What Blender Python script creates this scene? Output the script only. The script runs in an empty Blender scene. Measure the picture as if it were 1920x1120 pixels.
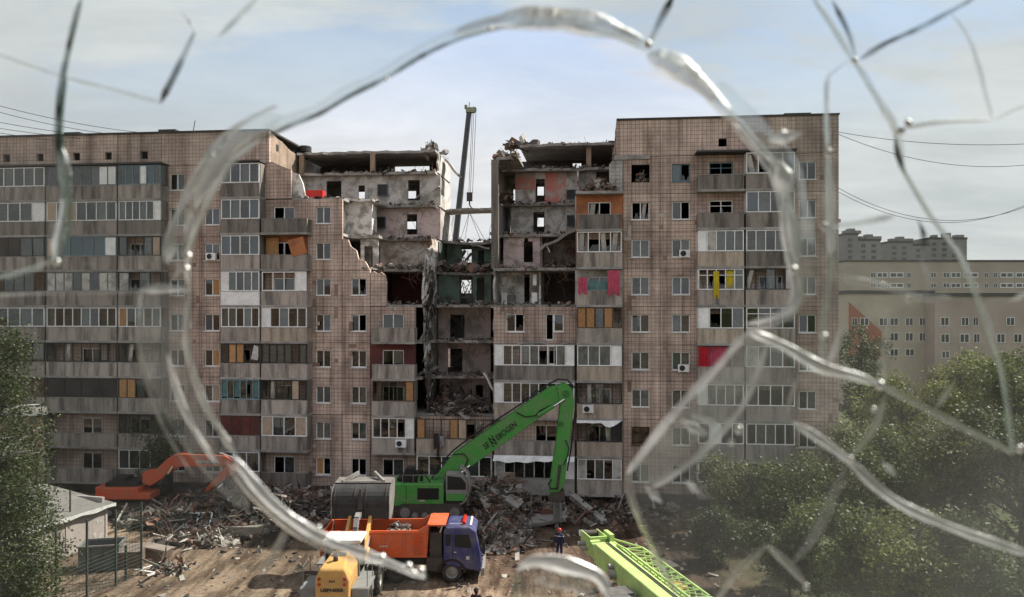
import bpy, bmesh, math, random
from mathutils import Vector, Matrix, noise as mnoise
rad = math.radians
RN = random.Random(11)
sc = bpy.context.scene
col = sc.collection

# ------------------------------------------------------------------ camera
FPX, CXP, HZ, CAMZ = 1500.0, 960.0, 580.0, 14.6
cam_d = bpy.data.cameras.new('camera')
cam = bpy.data.objects.new('camera', cam_d)
col.objects.link(cam)
cam.location = (0, 0, CAMZ)
cam.rotation_euler = (rad(90), 0, 0)
cam_d.sensor_width = 36
cam_d.lens = 36 * FPX / 1920
cam_d.shift_y = (HZ - 560) / 1920
cam_d.clip_start = 0.05
cam_d.clip_end = 6000
cam_d.dof.use_dof = True
cam_d.dof.focus_distance = 58
cam_d.dof.aperture_fstop = 6.4
sc.camera = cam

# ------------------------------------------------------------------ sky and sun
SUN_EL, SUN_AZ = rad(47), rad(66)          # azimuth from +Y (away from camera) towards +X (right)
world = bpy.data.worlds.new('World')
sc.world = world
world.use_nodes = True
wn, wl = world.node_tree.nodes, world.node_tree.links
wn.clear()
out = wn.new('ShaderNodeOutputWorld')
bg = wn.new('ShaderNodeBackground')
bg.inputs['Strength'].default_value = 0.115
sky = wn.new('ShaderNodeTexSky')
sky.sky_type = 'NISHITA'
sky.sun_disc = False
sky.sun_elevation = SUN_EL
sky.sun_rotation = SUN_AZ
sky.air_density = 0.9
sky.dust_density = 0.4
tc = wn.new('ShaderNodeTexCoord')
sep = wn.new('ShaderNodeSeparateXYZ')
wl.new(tc.outputs['Generated'], sep.inputs[0])
def wmath(op, a, b):
    n = wn.new('ShaderNodeMath'); n.operation = op
    for i, v in enumerate((a, b)):
        if isinstance(v, (int, float)): n.inputs[i].default_value = v
        else: wl.new(v, n.inputs[i])
    return n.outputs[0]
zc = wmath('ADD', wmath('MAXIMUM', sep.outputs[2], 0.0), 0.16)
cb = wn.new('ShaderNodeCombineXYZ')
wl.new(wmath('DIVIDE', sep.outputs[0], zc), cb.inputs[0])
wl.new(wmath('DIVIDE', sep.outputs[1], zc), cb.inputs[1])
def wnoise(scale, detail, rough, off):
    mp = wn.new('ShaderNodeMapping'); mp.inputs['Location'].default_value = off
    mp.inputs['Scale'].default_value = (0.8, 1.25, 1)
    wl.new(cb.outputs[0], mp.inputs[0])
    n = wn.new('ShaderNodeTexNoise'); n.inputs['Scale'].default_value = scale
    n.inputs['Detail'].default_value = detail; n.inputs['Roughness'].default_value = rough
    n.inputs['Distortion'].default_value = 0.35
    wl.new(mp.outputs[0], n.inputs[0])
    return n.outputs['Fac']
def wramp(f, stops):
    r = wn.new('ShaderNodeValToRGB'); wl.new(f, r.inputs[0])
    e = r.color_ramp.elements
    while len(e) > 1: e.remove(e[-1])
    e[0].position, e[0].color = stops[0][0], (*stops[0][1], 1)
    for p, c in stops[1:]:
        x = e.new(p); x.color = (*c, 1)
    return r.outputs[0]
cover = wramp(wnoise(0.85, 11, 0.62, (3.1, 1.3, 0)), [(0.37, (0.3,) * 3), (0.46, (0.72,) * 3), (0.53, (0.97,) * 3)])
low = wmath('MULTIPLY', wmath('MAXIMUM', wmath('SUBTRACT', 0.47, sep.outputs[2]), 0.0), 3.4)
cover = wmath('MINIMUM', wmath('MAXIMUM', cover, low), 0.97)
tone = wramp(wnoise(1.5, 7, 0.6, (2.0, 7.0, 0)), [(0.3, (3.05, 3.1, 3.2)), (0.65, (4.2, 4.18, 4.18))])
mx = wn.new('ShaderNodeMixRGB')
wl.new(cover, mx.inputs[0]); wl.new(sky.outputs[0], mx.inputs[1]); wl.new(tone, mx.inputs[2])
wl.new(mx.outputs[0], bg.inputs['Color'])
wl.new(bg.outputs[0], out.inputs[0])

sun_d = bpy.data.lights.new('sun', 'SUN')
sun_d.energy = 4.8
sun_d.angle = rad(0.8)
sun_d.color = (1.0, 0.94, 0.85)
sun = bpy.data.objects.new('sun', sun_d)
col.objects.link(sun)
sdir = Vector((math.sin(SUN_AZ) * math.cos(SUN_EL), math.cos(SUN_AZ) * math.cos(SUN_EL), math.sin(SUN_EL)))
sun.rotation_euler = (-sdir).to_track_quat('-Z', 'Y').to_euler()
sun.location = (40, 40, 90)

sc.view_settings.view_transform = 'Standard'
sc.view_settings.look = 'None'
sc.view_settings.exposure = 0.92
sc.view_settings.gamma = 1.0
sc.view_settings.use_curve_mapping = False
sc.cycles.use_denoising = True
sc.cycles.max_bounces = 8
sc.cycles.transparent_max_bounces = 16
sc.cycles.sample_clamp_indirect = 6.0
sc.cycles.caustics_reflective = False
sc.cycles.caustics_refractive = False

# ------------------------------------------------------------------ pixel -> place
def P(px, py, Y):
    return Vector(((px - CXP) / FPX * Y, Y, CAMZ - (py - HZ) / FPX * Y))
def G(px, py, z=0.0):
    return P(px, py, (CAMZ - z) * FPX / (py - HZ))

# ------------------------------------------------------------------ materials
MATS = {}
def mat(name, c, r=0.85, c2=None, s=1.2, amt=0.6, bump=0.0, met=0.0, streak=False, rnd=0.1, fine=9.0, spec=0.3, coat=0.0):
    if name in MATS: return MATS[name]
    m = bpy.data.materials.new(name); m.use_nodes = True
    n, l = m.node_tree.nodes, m.node_tree.links
    b = n['Principled BSDF']
    b.inputs['Roughness'].default_value = r
    b.inputs['Metallic'].default_value = met
    b.inputs['Specular IOR Level'].default_value = spec
    if coat: b.inputs['Coat Weight'].default_value = coat; b.inputs['Coat Roughness'].default_value = 0.12
    if c2 is None: c2 = tuple(x * 0.55 for x in c)
    ge = n.new('ShaderNodeNewGeometry')
    mp = n.new('ShaderNodeMapping')
    mp.inputs['Scale'].default_value = (s, s, s * 0.13) if streak else (s, s, s)
    l.new(ge.outputs['Position'], mp.inputs[0])
    t = n.new('ShaderNodeTexNoise'); t.inputs['Scale'].default_value = 1.0
    t.inputs['Detail'].default_value = 7; t.inputs['Roughness'].default_value = 0.62
    l.new(mp.outputs[0], t.inputs[0])
    rp = n.new('ShaderNodeValToRGB')
    h = 0.22 * (1.3 - amt)
    rp.color_ramp.elements[0].position = 0.5 - h - 0.06; rp.color_ramp.elements[0].color = (*c2, 1)
    rp.color_ramp.elements[1].position = 0.5 + h; rp.color_ramp.elements[1].color = (*c, 1)
    l.new(t.outputs['Fac'], rp.inputs[0])
    t2 = n.new('ShaderNodeTexNoise'); t2.inputs['Scale'].default_value = fine; t2.inputs['Detail'].default_value = 4
    l.new(ge.outputs['Position'], t2.inputs[0])
    oi = n.new('ShaderNodeObjectInfo')
    def mth(op, a, b_):
        q = n.new('ShaderNodeMath'); q.operation = op
        for i, v in enumerate((a, b_)):
            if isinstance(v, (int, float)): q.inputs[i].default_value = v
            else: l.new(v, q.inputs[i])
        return q.outputs[0]
    v1 = mth('ADD', mth('MULTIPLY', t2.outputs['Fac'], 0.5), 0.75)
    v2 = mth('ADD', mth('MULTIPLY', oi.outputs['Random'], 2 * rnd), 1 - rnd)
    hs = n.new('ShaderNodeHueSaturation')
    l.new(mth('MULTIPLY', v1, v2), hs.inputs['Value'])
    l.new(rp.outputs[0], hs.inputs['Color'])
    l.new(hs.outputs[0], b.inputs['Base Color'])
    if bump:
        bp = n.new('ShaderNodeBump'); bp.inputs['Strength'].default_value = bump; bp.inputs['Distance'].default_value = 0.05
        l.new(t2.outputs['Fac'], bp.inputs['Height']); l.new(bp.outputs[0], b.inputs['Normal'])
    MATS[name] = m
    return m

def tile_mat(name, c1, c2, mortar, w, h, off=0.0, ms=0.02):
    m = bpy.data.materials.new(name); m.use_nodes = True
    n, l = m.node_tree.nodes, m.node_tree.links
    b = n['Principled BSDF']; b.inputs['Roughness'].default_value = 0.75; b.inputs['Specular IOR Level'].default_value = 0.3
    t = n.new('ShaderNodeTexCoord'); sp = n.new('ShaderNodeSeparateXYZ'); cbn = n.new('ShaderNodeCombineXYZ')
    l.new(t.outputs['Object'], sp.inputs[0])
    ad = n.new('ShaderNodeMath'); ad.operation = 'ADD'
    l.new(sp.outputs[0], ad.inputs[0]); l.new(sp.outputs[1], ad.inputs[1])
    l.new(ad.outputs[0], cbn.inputs[0]); l.new(sp.outputs[2], cbn.inputs[1])
    br = n.new('ShaderNodeTexBrick'); br.offset = off; br.squash = 1.0
    br.inputs['Scale'].default_value = 1.0; br.inputs['Mortar Size'].default_value = ms
    br.inputs['Mortar Smooth'].default_value = 0.1; br.inputs['Bias'].default_value = 0.0
    br.inputs['Brick Width'].default_value = w; br.inputs['Row Height'].default_value = h
    br.inputs['Color1'].default_value = (*c1, 1); br.inputs['Color2'].default_value = (*c2, 1); br.inputs['Mortar'].default_value = (*mortar, 1)
    l.new(cbn.outputs[0], br.inputs['Vector'])
    nz = n.new('ShaderNodeTexNoise'); nz.inputs['Scale'].default_value = 0.42; nz.inputs['Detail'].default_value = 8; nz.inputs['Roughness'].default_value = 0.65
    l.new(t.outputs['Object'], nz.inputs[0])
    rp = n.new('ShaderNodeValToRGB'); rp.color_ramp.elements[0].position = 0.36; rp.color_ramp.elements[0].color = (0.58, 0.57, 0.57, 1)
    rp.color_ramp.elements[1].position = 0.6; rp.color_ramp.elements[1].color = (1.05, 1.03, 1.0, 1)
    l.new(nz.outputs['Fac'], rp.inputs[0])
    mu = n.new('ShaderNodeMixRGB'); mu.blend_type = 'MULTIPLY'; mu.inputs[0].default_value = 1
    l.new(br.outputs['Color'], mu.inputs[1]); l.new(rp.outputs[0], mu.inputs[2])
    mp2 = n.new('ShaderNodeMapping'); mp2.inputs['Scale'].default_value = (1.5, 1.5, 0.09); l.new(t.outputs['Object'], mp2.inputs[0])
    n3 = n.new('ShaderNodeTexNoise'); n3.inputs['Scale'].default_value = 1.0; n3.inputs['Detail'].default_value = 6; n3.inputs['Roughness'].default_value = 0.65; l.new(mp2.outputs[0], n3.inputs[0])
    r3 = n.new('ShaderNodeValToRGB'); r3.color_ramp.elements[0].position = 0.36; r3.color_ramp.elements[0].color = (0.62, 0.6, 0.58, 1); r3.color_ramp.elements[1].position = 0.52; r3.color_ramp.elements[1].color = (1.04, 1.04, 1.04, 1)
    l.new(n3.outputs['Fac'], r3.inputs[0])
    mu2 = n.new('ShaderNodeMixRGB'); mu2.blend_type = 'MULTIPLY'; mu2.inputs[0].default_value = 1; l.new(mu.outputs[0], mu2.inputs[1]); l.new(r3.outputs[0], mu2.inputs[2]); mu = mu2
    oi = n.new('ShaderNodeObjectInfo')
    ma = n.new('ShaderNodeMath'); ma.operation = 'MULTIPLY_ADD'; ma.inputs[1].default_value = 0.36; ma.inputs[2].default_value = 0.82
    l.new(oi.outputs['Random'], ma.inputs[0])
    hs = n.new('ShaderNodeHueSaturation'); l.new(ma.outputs[0], hs.inputs['Value']); l.new(mu.outputs[0], hs.inputs['Color'])
    l.new(hs.outputs[0], b.inputs['Base Color'])
    bp = n.new('ShaderNodeBump'); bp.inputs['Strength'].default_value = 0.5; bp.inputs['Distance'].default_value = 0.02; bp.invert = True
    l.new(br.outputs['Fac'], bp.inputs['Height']); l.new(bp.outputs[0], b.inputs['Normal'])
    MATS[name] = m
    return m

def glass_mat(name, tint, rough=0.03, ior=1.5, dust=0.0, dustcol=(0.5, 0.49, 0.46)):
    m = bpy.data.materials.new(name); m.use_nodes = True
    n, l = m.node_tree.nodes, m.node_tree.links; n.clear()
    o = n.new('ShaderNodeOutputMaterial'); tr = n.new('ShaderNodeBsdfTransparent'); gl = n.new('ShaderNodeBsdfGlossy')
    tr.inputs[0].default_value = (*tint, 1); gl.inputs['Roughness'].default_value = rough
    lw = n.new('ShaderNodeLayerWeight'); lw.inputs[0].default_value = 0.5
    pw = n.new('ShaderNodeMath'); pw.operation = 'POWER'; pw.inputs[1].default_value = 5; l.new(lw.outputs['Facing'], pw.inputs[0])
    r0 = ((ior - 1) / (ior + 1)) ** 2
    fr = n.new('ShaderNodeMath'); fr.operation = 'MULTIPLY_ADD'; fr.inputs[1].default_value = 1 - r0; fr.inputs[2].default_value = r0; l.new(pw.outputs[0], fr.inputs[0])
    mxs = n.new('ShaderNodeMixShader')
    l.new(fr.outputs[0], mxs.inputs[0]); l.new(tr.outputs[0], mxs.inputs[1]); l.new(gl.outputs[0], mxs.inputs[2])
    res = mxs.outputs[0]
    if dust:
        di = n.new('ShaderNodeBsdfDiffuse'); tl = n.new('ShaderNodeBsdfTranslucent')
        di.inputs[0].default_value = (*dustcol, 1); tl.inputs[0].default_value = (*dustcol, 1)
        m2 = n.new('ShaderNodeMixShader'); m2.inputs[0].default_value = 0.5
        l.new(di.outputs[0], m2.inputs[1]); l.new(tl.outputs[0], m2.inputs[2])
        ge = n.new('ShaderNodeNewGeometry'); nz = n.new('ShaderNodeTexNoise'); nz.inputs['Scale'].default_value = 7; nz.inputs['Detail'].default_value = 6
        l.new(ge.outputs['Position'], nz.inputs[0])
        mr = n.new('ShaderNodeMapRange'); mr.inputs[1].default_value = 0.35; mr.inputs[2].default_value = 0.7
        mr.inputs[3].default_value = dust * 0.5; mr.inputs[4].default_value = dust * 1.4
        l.new(nz.outputs['Fac'], mr.inputs[0])
        m3 = n.new('ShaderNodeMixShader'); l.new(mr.outputs[0], m3.inputs[0]); l.new(res, m3.inputs[1]); l.new(m2.outputs[0], m3.inputs[2])
        res = m3.outputs[0]
    l.new(res, o.inputs[0])
    MATS[name] = m
    return m

TILE = tile_mat('facade_tile', (0.57, 0.45, 0.385), (0.52, 0.405, 0.345), (0.25, 0.195, 0.165), 0.29, 0.29, 0.0, 0.018)
BRICK = tile_mat('pale_brick', (0.40, 0.31, 0.23), (0.33, 0.25, 0.185), (0.14, 0.115, 0.095), 0.27, 0.10, 0.5, 0.012)
SLATE = tile_mat('white_wall_tile', (0.52, 0.51, 0.49), (0.46, 0.45, 0.43), (0.2, 0.19, 0.18), 0.3, 0.3, 0.0, 0.015)
PARA = mat('weathered_parapet', (0.37, 0.325, 0.285), 0.9, (0.13, 0.115, 0.105), 1.7, 0.95, 0.3, streak=True, rnd=0.18)
PARAD = mat('dark_parapet', (0.23, 0.205, 0.18), 0.9, (0.085, 0.078, 0.07), 1.6, 0.95, 0.3, streak=True, rnd=0.15)
PARAB = mat('beige_parapet', (0.45, 0.375, 0.30), 0.9, (0.24, 0.2, 0.165), 2.4, 0.9, 0.25, streak=True, rnd=0.12)
CONC = mat('concrete', (0.37, 0.35, 0.325), 0.92, (0.17, 0.16, 0.15), 0.9, 0.6, 0.5)
CONCD = mat('sooty_concrete', (0.11, 0.10, 0.095), 0.95, (0.045, 0.042, 0.04), 0.8, 0.6, 0.5)
PLAST = mat('grey_plaster', (0.50, 0.48, 0.45), 0.9, (0.27, 0.255, 0.235), 1.1, 1.12, 0.4)
WHITEP = mat('white_plaster', (0.66, 0.645, 0.62), 0.9, (0.3, 0.28, 0.26), 1.2, 1.15, 0.4)
PINK = mat('pink_wallpaper', (0.56, 0.46, 0.44), 0.9, (0.31, 0.26, 0.24), 1.0, 1.12, 0.4)
REDW = mat('red_wallpaper', (0.52, 0.21, 0.175), 0.9, (0.42, 0.36, 0.33), 0.8, 1.2, 0.3)
ORAW = mat('orange_wall', (0.40, 0.16, 0.07), 0.85, (0.25, 0.1, 0.05), 0.9, 0.9, 0.2)
GREENW = mat('green_wall', (0.12, 0.17, 0.135), 0.9, (0.07, 0.078, 0.07), 0.9, 1.1, 0.4)
BROWNW = mat('stained_brown_wall', (0.55, 0.5, 0.45), 0.9, (0.22, 0.145, 0.1), 0.8, 1.0, 0.3)
MAROON = mat('maroon_wall', (0.14, 0.045, 0.04), 0.85, (0.07, 0.03, 0.028), 1.0, 0.7)
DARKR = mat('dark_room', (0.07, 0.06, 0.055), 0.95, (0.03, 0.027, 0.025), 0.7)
PVC = mat('white_plastic', (0.82, 0.82, 0.81), 0.45, (0.66, 0.65, 0.63), 1.4, 0.9, rnd=0.06)
WOODB = mat('brown_wood', (0.11, 0.06, 0.04), 0.7, (0.06, 0.035, 0.025), 3, 0.7)
DARKM = mat('dark_metal', (0.035, 0.034, 0.034), 0.55, (0.02, 0.02, 0.02), 2, rnd=0.1)
GREYM = mat('grey_metal', (0.2, 0.2, 0.2), 0.5, (0.12, 0.12, 0.12), 2)
TEALF = mat('teal_paint', (0.16, 0.27, 0.30), 0.6, (0.1, 0.17, 0.19), 2)
OSB = mat('particle_board', (0.42, 0.235, 0.105), 0.85, (0.31, 0.165, 0.07), 5, 0.8, rnd=0.15)
BEIGE = mat('beige_board', (0.45, 0.35, 0.26), 0.8, (0.33, 0.25, 0.19), 2)
CURT = mat('pale_curtain', (0.45, 0.43, 0.38), 0.95, (0.3, 0.28, 0.25), 3)
CURTB = mat('blue_curtain', (0.24, 0.31, 0.40), 0.95, (0.17, 0.22, 0.30), 3)
CURTT = mat('teal_curtain', (0.13, 0.23, 0.22), 0.95, (0.07, 0.12, 0.12), 3)
CURTP = mat('pink_cloth', (0.55, 0.10, 0.16), 0.9, (0.38, 0.06, 0.1), 3)
CURTY = mat('yellow_cloth', (0.62, 0.50, 0.04), 0.9, (0.45, 0.35, 0.03), 3)
CURTR = mat('red_cloth', (0.45, 0.02, 0.03), 0.9, (0.28, 0.015, 0.02), 3)
LACE = mat('lace_curtain', (0.40, 0.39, 0.40), 0.95, (0.18, 0.17, 0.18), 7, 0.9)
FOIL = mat('foil', (0.6, 0.6, 0.62), 0.3, (0.4, 0.4, 0.42), 5, met=0.8)
PANE = glass_mat('window_glass', (0.66, 0.7, 0.7), 0.02, 1.75)
RUST = mat('rusty_steel', (0.16, 0.085, 0.055), 0.8, (0.07, 0.045, 0.035), 3)
ROOFF = mat('roof_flashing', (0.06, 0.058, 0.056), 0.7, (0.035, 0.034, 0.033), 1)

# ------------------------------------------------------------------ mesh helpers
class MB:
    def __init__(s): s.v, s.f, s.m = [], [], []
    def add(s, vs, fs, mi=0):
        o = len(s.v); s.v += [tuple(v) for v in vs]
        s.f += [tuple(i + o for i in f) for f in fs]; s.m += [mi] * len(fs)
        return s
    BF = [(0, 3, 2, 1), (4, 5, 6, 7), (0, 1, 5, 4), (1, 2, 6, 5), (2, 3, 7, 6), (3, 0, 4, 7)]
    def box(s, x0, x1, y0, y1, z0, z1, mi=0):
        return s.add([(x0, y0, z0), (x1, y0, z0), (x1, y1, z0), (x0, y1, z0), (x0, y0, z1), (x1, y0, z1), (x1, y1, z1), (x0, y1, z1)], MB.BF, mi)
    def obox(s, c, d, M, mi=0, jit=0.0, rn=RN):
        c = Vector(c); vs = []
        for sz in (-.5, .5):
            for sx, sy in ((-.5, -.5), (.5, -.5), (.5, .5), (-.5, .5)):
                j = 1 + rn.uniform(-jit, jit) if jit else 1
                vs.append(c + M @ Vector((sx * d[0] * j, sy * d[1] * (1 + rn.uniform(-jit, jit) if jit else 1), sz * d[2] * j)))
        return s.add(vs, MB.BF, mi)
    def bar(s, a, b, w, h=None, mi=0):
        a, b = Vector(a), Vector(b); d = b - a; L = d.length
        if L < 1e-6: return s
        M = d.to_track_quat('X', 'Z').to_matrix()
        return s.obox((a + b) / 2, (L, w, h or w), M, mi)
    def tube(s, pts, rr, n=8, mi=0, cap=True):
        pts = [Vector(p) for p in pts]
        if not hasattr(rr, '__len__'): rr = [rr] * len(pts)
        vs, fs = [], []
        prev = None
        for i, p in enumerate(pts):
            d = (pts[min(i + 1, len(pts) - 1)] - pts[max(i - 1, 0)]).normalized()
            if prev is None:
                a = d.orthogonal().normalized()
            else:
                a = (prev - d * prev.dot(d)); a = a.normalized() if a.length > 1e-5 else d.orthogonal().normalized()
            prev = a; b = d.cross(a)
            for k in range(n):
                t = 2 * math.pi * k / n
                vs.append(p + (a * math.cos(t) + b * math.sin(t)) * rr[i])
        for i in range(len(pts) - 1):
            for k in range(n):
                k2 = (k + 1) % n
                fs.append((i * n + k, i * n + k2, (i + 1) * n + k2, (i + 1) * n + k))
        if cap:
            fs.append(tuple(range(n - 1, -1, -1))); fs.append(tuple((len(pts) - 1) * n + k for k in range(n)))
        return s.add(vs, fs, mi)
    def prism(s, pts, d, mi=0):
        """pts: planar 3-D outline, extruded by vector d"""
        pts = [Vector(p) for p in pts]; d = Vector(d); n = len(pts)
        vs = pts + [p + d for p in pts]
        fs = [tuple(range(n)), tuple(range(2 * n - 1, n - 1, -1))]
        fs += [(i, i + n, (i + 1) % n + n, (i + 1) % n) for i in range(n)]
        return s.add(vs, fs, mi)
    def chunk(s, c, size, mi, rn, flat=1.0):
        M = Matrix.Rotation(rn.uniform(0, 6.28), 3, 'Z') @ Matrix.Rotation(rn.gauss(0, 0.6), 3, 'X') @ Matrix.Rotation(rn.gauss(0, 0.6), 3, 'Y')
        return s.obox(c, size, M, mi, 0.32, rn)
    def build(s, name, mats, parent=None, smooth=False):
        me = bpy.data.meshes.new(name)
        me.from_pydata(s.v, [], s.f)
        if not isinstance(mats, (list, tuple)): mats = [mats]
        for m in mats: me.materials.append(m)
        if len(mats) > 1: me.polygons.foreach_set('material_index', s.m)
        if smooth: me.polygons.foreach_set('use_smooth', [True] * len(me.polygons))
        me.update()
        return link(name, me, parent)
def link(name, data, parent=None):
    o = bpy.data.objects.new(name, data); col.objects.link(o)
    if parent: o.parent = parent
    return o
def tag(o, label=None, cat=None, group=None, kind=None):
    if label: o['label'] = label
    if cat: o['category'] = cat
    if group: o['group'] = group
    if kind: o['kind'] = kind
    return o
def empty(name, loc, label, cat, group=None, rz=0):
    o = link(name, None); o.location = loc; o.rotation_euler = (0, 0, rz); o.empty_display_size = 0.3
    return tag(o, label, cat, group)
UB = {}
def ubox(name, m, s0, s1, y0, y1, z0, z1, parent, rot=None):
    """a unit box shared between alike pieces"""
    k = (name, m.name)
    if k not in UB:
        me = bpy.data.meshes.new(name)
        b = MB().box(-.5, .5, -.5, .5, -.5, .5)
        me.from_pydata(b.v, [], b.f); me.materials.append(m); UB[k] = me
    o = link(name, UB[k], parent)
    o.location = ((s0 + s1) / 2, (y0 + y1) / 2, (z0 + z1) / 2)
    o.scale = (s1 - s0, y1 - y0, z1 - z0)
    if rot: o.rotation_euler = rot
    return o
def bevel(o, w, seg=2):
    bm = bmesh.new(); bm.from_mesh(o.data)
    bmesh.ops.remove_doubles(bm, verts=bm.verts, dist=1e-4)
    bmesh.ops.recalc_face_normals(bm, faces=bm.faces)
    es = [e for e in bm.edges if len(e.link_faces) == 2 and e.calc_face_angle(0) > 0.5]
    bmesh.ops.bevel(bm, geom=es, offset=w, segments=seg, profile=0.5, affect='EDGES', clamp_overlap=True)
    bm.to_mesh(o.data); bm.free()
    return o
def text_mesh(name, txt, m, size, M, parent, bold=0.02, shear=0.0, depth=0.006):
    cu = bpy.data.curves.new('lettering', 'FONT'); cu.body = txt; cu.size = size; cu.offset = bold * size; cu.extrude = depth
    cu.align_x = 'CENTER'; cu.align_y = 'CENTER'; cu.shear = shear
    t = bpy.data.objects.new('lettering', cu); col.objects.link(t)
    bpy.context.view_layer.update()
    me = bpy.data.meshes.new_from_object(t.evaluated_get(bpy.context.evaluated_depsgraph_get()))
    bpy.data.objects.remove(t); bpy.data.curves.remove(cu)
    me.transform(M); me.materials.clear(); me.materials.append(m); me.name = name
    return link(name, me, parent)
# ------------------------------------------------------------------ ground
def gz(x, y):
    if not (-45 < x < 45 and 20 < y < 70): return 0.0
    e = min(1, (45 - abs(x)) / 8, (y - 20) / 5, (70 - y) / 5)
    v = 0.16 * mnoise.noise((x * .22, y * .22, 3)) + 0.06 * mnoise.noise((x * 0.9, y * 0.9, 8))
    v += 0.05 * math.sin((x * .55 + y * .25) * 5.5) * max(0, mnoise.noise((x * .12, y * .12, 20)) + .15)
    return e * v
def lines(fine, a, b, far):
    L = [-far, -far * .4, -400, -150, -80] + [a + i * fine for i in range(int((b - a) / fine) + 1)] + [80 if b < 75 else b + 20, 150, 400, far * .4, far]
    return sorted(set(L))
xs, ys = lines(0.45, -40, 40, 3500), lines(0.45, 24, 69, 3500)
gm = MB()
gm.v = [(x, y, gz(x, y)) for y in ys for x in xs]
nx = len(xs)
gm.f = [(j * nx + i, j * nx + i + 1, (j + 1) * nx + i + 1, (j + 1) * nx + i) for j in range(len(ys) - 1) for i in range(nx - 1)]
gm.m = [0] * len(gm.f)
DIRT = bpy.data.materials.new('churned_dirt'); DIRT.use_nodes = True
def dirt_nodes(m):
    n, l = m.node_tree.nodes, m.node_tree.links
    b = n['Principled BSDF']; b.inputs['Roughness'].default_value = 0.95; b.inputs['Specular IOR Level'].default_value = 0.15
    ge = n.new('ShaderNodeNewGeometry')
    def nz(scale, det, rough, st=None):
        mp = n.new('ShaderNodeMapping'); l.new(ge.outputs['Position'], mp.inputs[0])
        if st: mp.inputs['Scale'].default_value = st[0]; mp.inputs['Rotation'].default_value = st[1]
        t = n.new('ShaderNodeTexNoise'); t.inputs['Scale'].default_value = scale; t.inputs['Detail'].default_value = det; t.inputs['Roughness'].default_value = rough
        l.new(mp.outputs[0], t.inputs[0]); return t.outputs['Fac']
    def ramp(f, st):
        r = n.new('ShaderNodeValToRGB'); l.new(f, r.inputs[0]); e = r.color_ramp.elements
        e[0].position, e[0].color = st[0][0], (*st[0][1], 1); e[1].position, e[1].color = st[-1][0], (*st[-1][1], 1)
        for p, c in st[1:-1]:
            x = e.new(p); x.color = (*c, 1)
        return r.outputs[0]
    def mixc(f, a, b_, bt='MIX'):
        q = n.new('ShaderNodeMixRGB'); q.blend_type = bt
        for i, v in enumerate((f, a, b_)):
            if isinstance(v, float): q.inputs[i].default_value = v
            else: l.new(v, q.inputs[i])
        return q.outputs[0]
    base = ramp(nz(0.16, 9, .6), [(.36, (.085, .065, .052)), (.5, (.19, .138, .1)), (.62, (.28, .21, .155))])
    ruts = ramp(nz(1.0, 6, .6, ((1.6, .22, 1), (0, 0, -.35))), [(.4, (.4, .37, .35)), (.56, (1.05, 1.05, 1.05))])
    fine = ramp(nz(4.5, 8, .7), [(.33, (.5, .48, .46)), (.5, (.95, .93, .9)), (.68, (1.3, 1.28, 1.25))])
    c = mixc(1.0, mixc(1.0, base, ruts, 'MULTIPLY'), fine, 'MULTIPLY')
    # shade towards the block and right, painted in by darkening the churned soil
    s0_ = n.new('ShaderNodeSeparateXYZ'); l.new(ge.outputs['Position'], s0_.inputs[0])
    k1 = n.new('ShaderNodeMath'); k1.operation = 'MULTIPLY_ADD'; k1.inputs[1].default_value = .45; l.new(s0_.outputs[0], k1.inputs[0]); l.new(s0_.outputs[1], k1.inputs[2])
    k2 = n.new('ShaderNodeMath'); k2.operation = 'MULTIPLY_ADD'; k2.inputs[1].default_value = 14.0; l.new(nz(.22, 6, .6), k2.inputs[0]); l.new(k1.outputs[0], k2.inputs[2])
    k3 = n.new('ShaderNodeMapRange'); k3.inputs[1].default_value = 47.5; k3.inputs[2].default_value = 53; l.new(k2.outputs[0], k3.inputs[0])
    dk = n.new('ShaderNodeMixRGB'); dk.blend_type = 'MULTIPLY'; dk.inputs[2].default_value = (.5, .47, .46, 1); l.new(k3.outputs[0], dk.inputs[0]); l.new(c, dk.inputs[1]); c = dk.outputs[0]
    # green ground beyond the site
    sp = n.new('ShaderNodeSeparateXYZ'); l.new(ge.outputs['Position'], sp.inputs[0])
    ad = n.new('ShaderNodeMath'); ad.operation = 'MULTIPLY_ADD'; ad.inputs[1].default_value = 6.0; l.new(nz(.3, 5, .6), ad.inputs[0]); l.new(sp.outputs[0], ad.inputs[2])
    mr = n.new('ShaderNodeMapRange'); mr.inputs[1].default_value = 14.5; mr.inputs[2].default_value = 18.5; l.new(ad.outputs[0], mr.inputs[0])
    grass = ramp(nz(1.2, 8, .7), [(.35, (.035, .045, .02)), (.65, (.09, .1, .045))])
    c = mixc(mr.outputs[0], c, grass)
    l.new(c, b.inputs['Base Color'])
    bp = n.new('ShaderNodeBump'); bp.inputs['Strength'].default_value = .8; bp.inputs['Distance'].default_value = .12
    l.new(nz(3.0, 9, .7), bp.inputs['Height']); l.new(bp.outputs[0], b.inputs['Normal'])
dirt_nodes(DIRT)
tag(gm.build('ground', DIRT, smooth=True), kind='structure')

# ------------------------------------------------------------------ apartment building
AROT, D0 = rad(6.2), 60.8
bld = empty('apartment_building', (0, D0, 0), 'long tile-clad nine-storey apartment block torn open in the middle', 'building', rz=-AROT)
FL = [0.95 + 2.8 * k for k in range(11)]
ca, sa = math.cos(AROT), math.sin(AROT)
def fac(px, py=HZ, yo=0.0):
    """pixel -> (s, z) on the plane yo metres behind the facade"""
    t = (px - CXP) / FPX
    Y = (yo + D0 * ca) / (t * sa + ca)
    return (t * Y) * ca - (Y - D0) * sa, CAMZ - (py - HZ) / FPX * Y
def S(px, yo=0.0): return fac(px, HZ, yo)[0]

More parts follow.
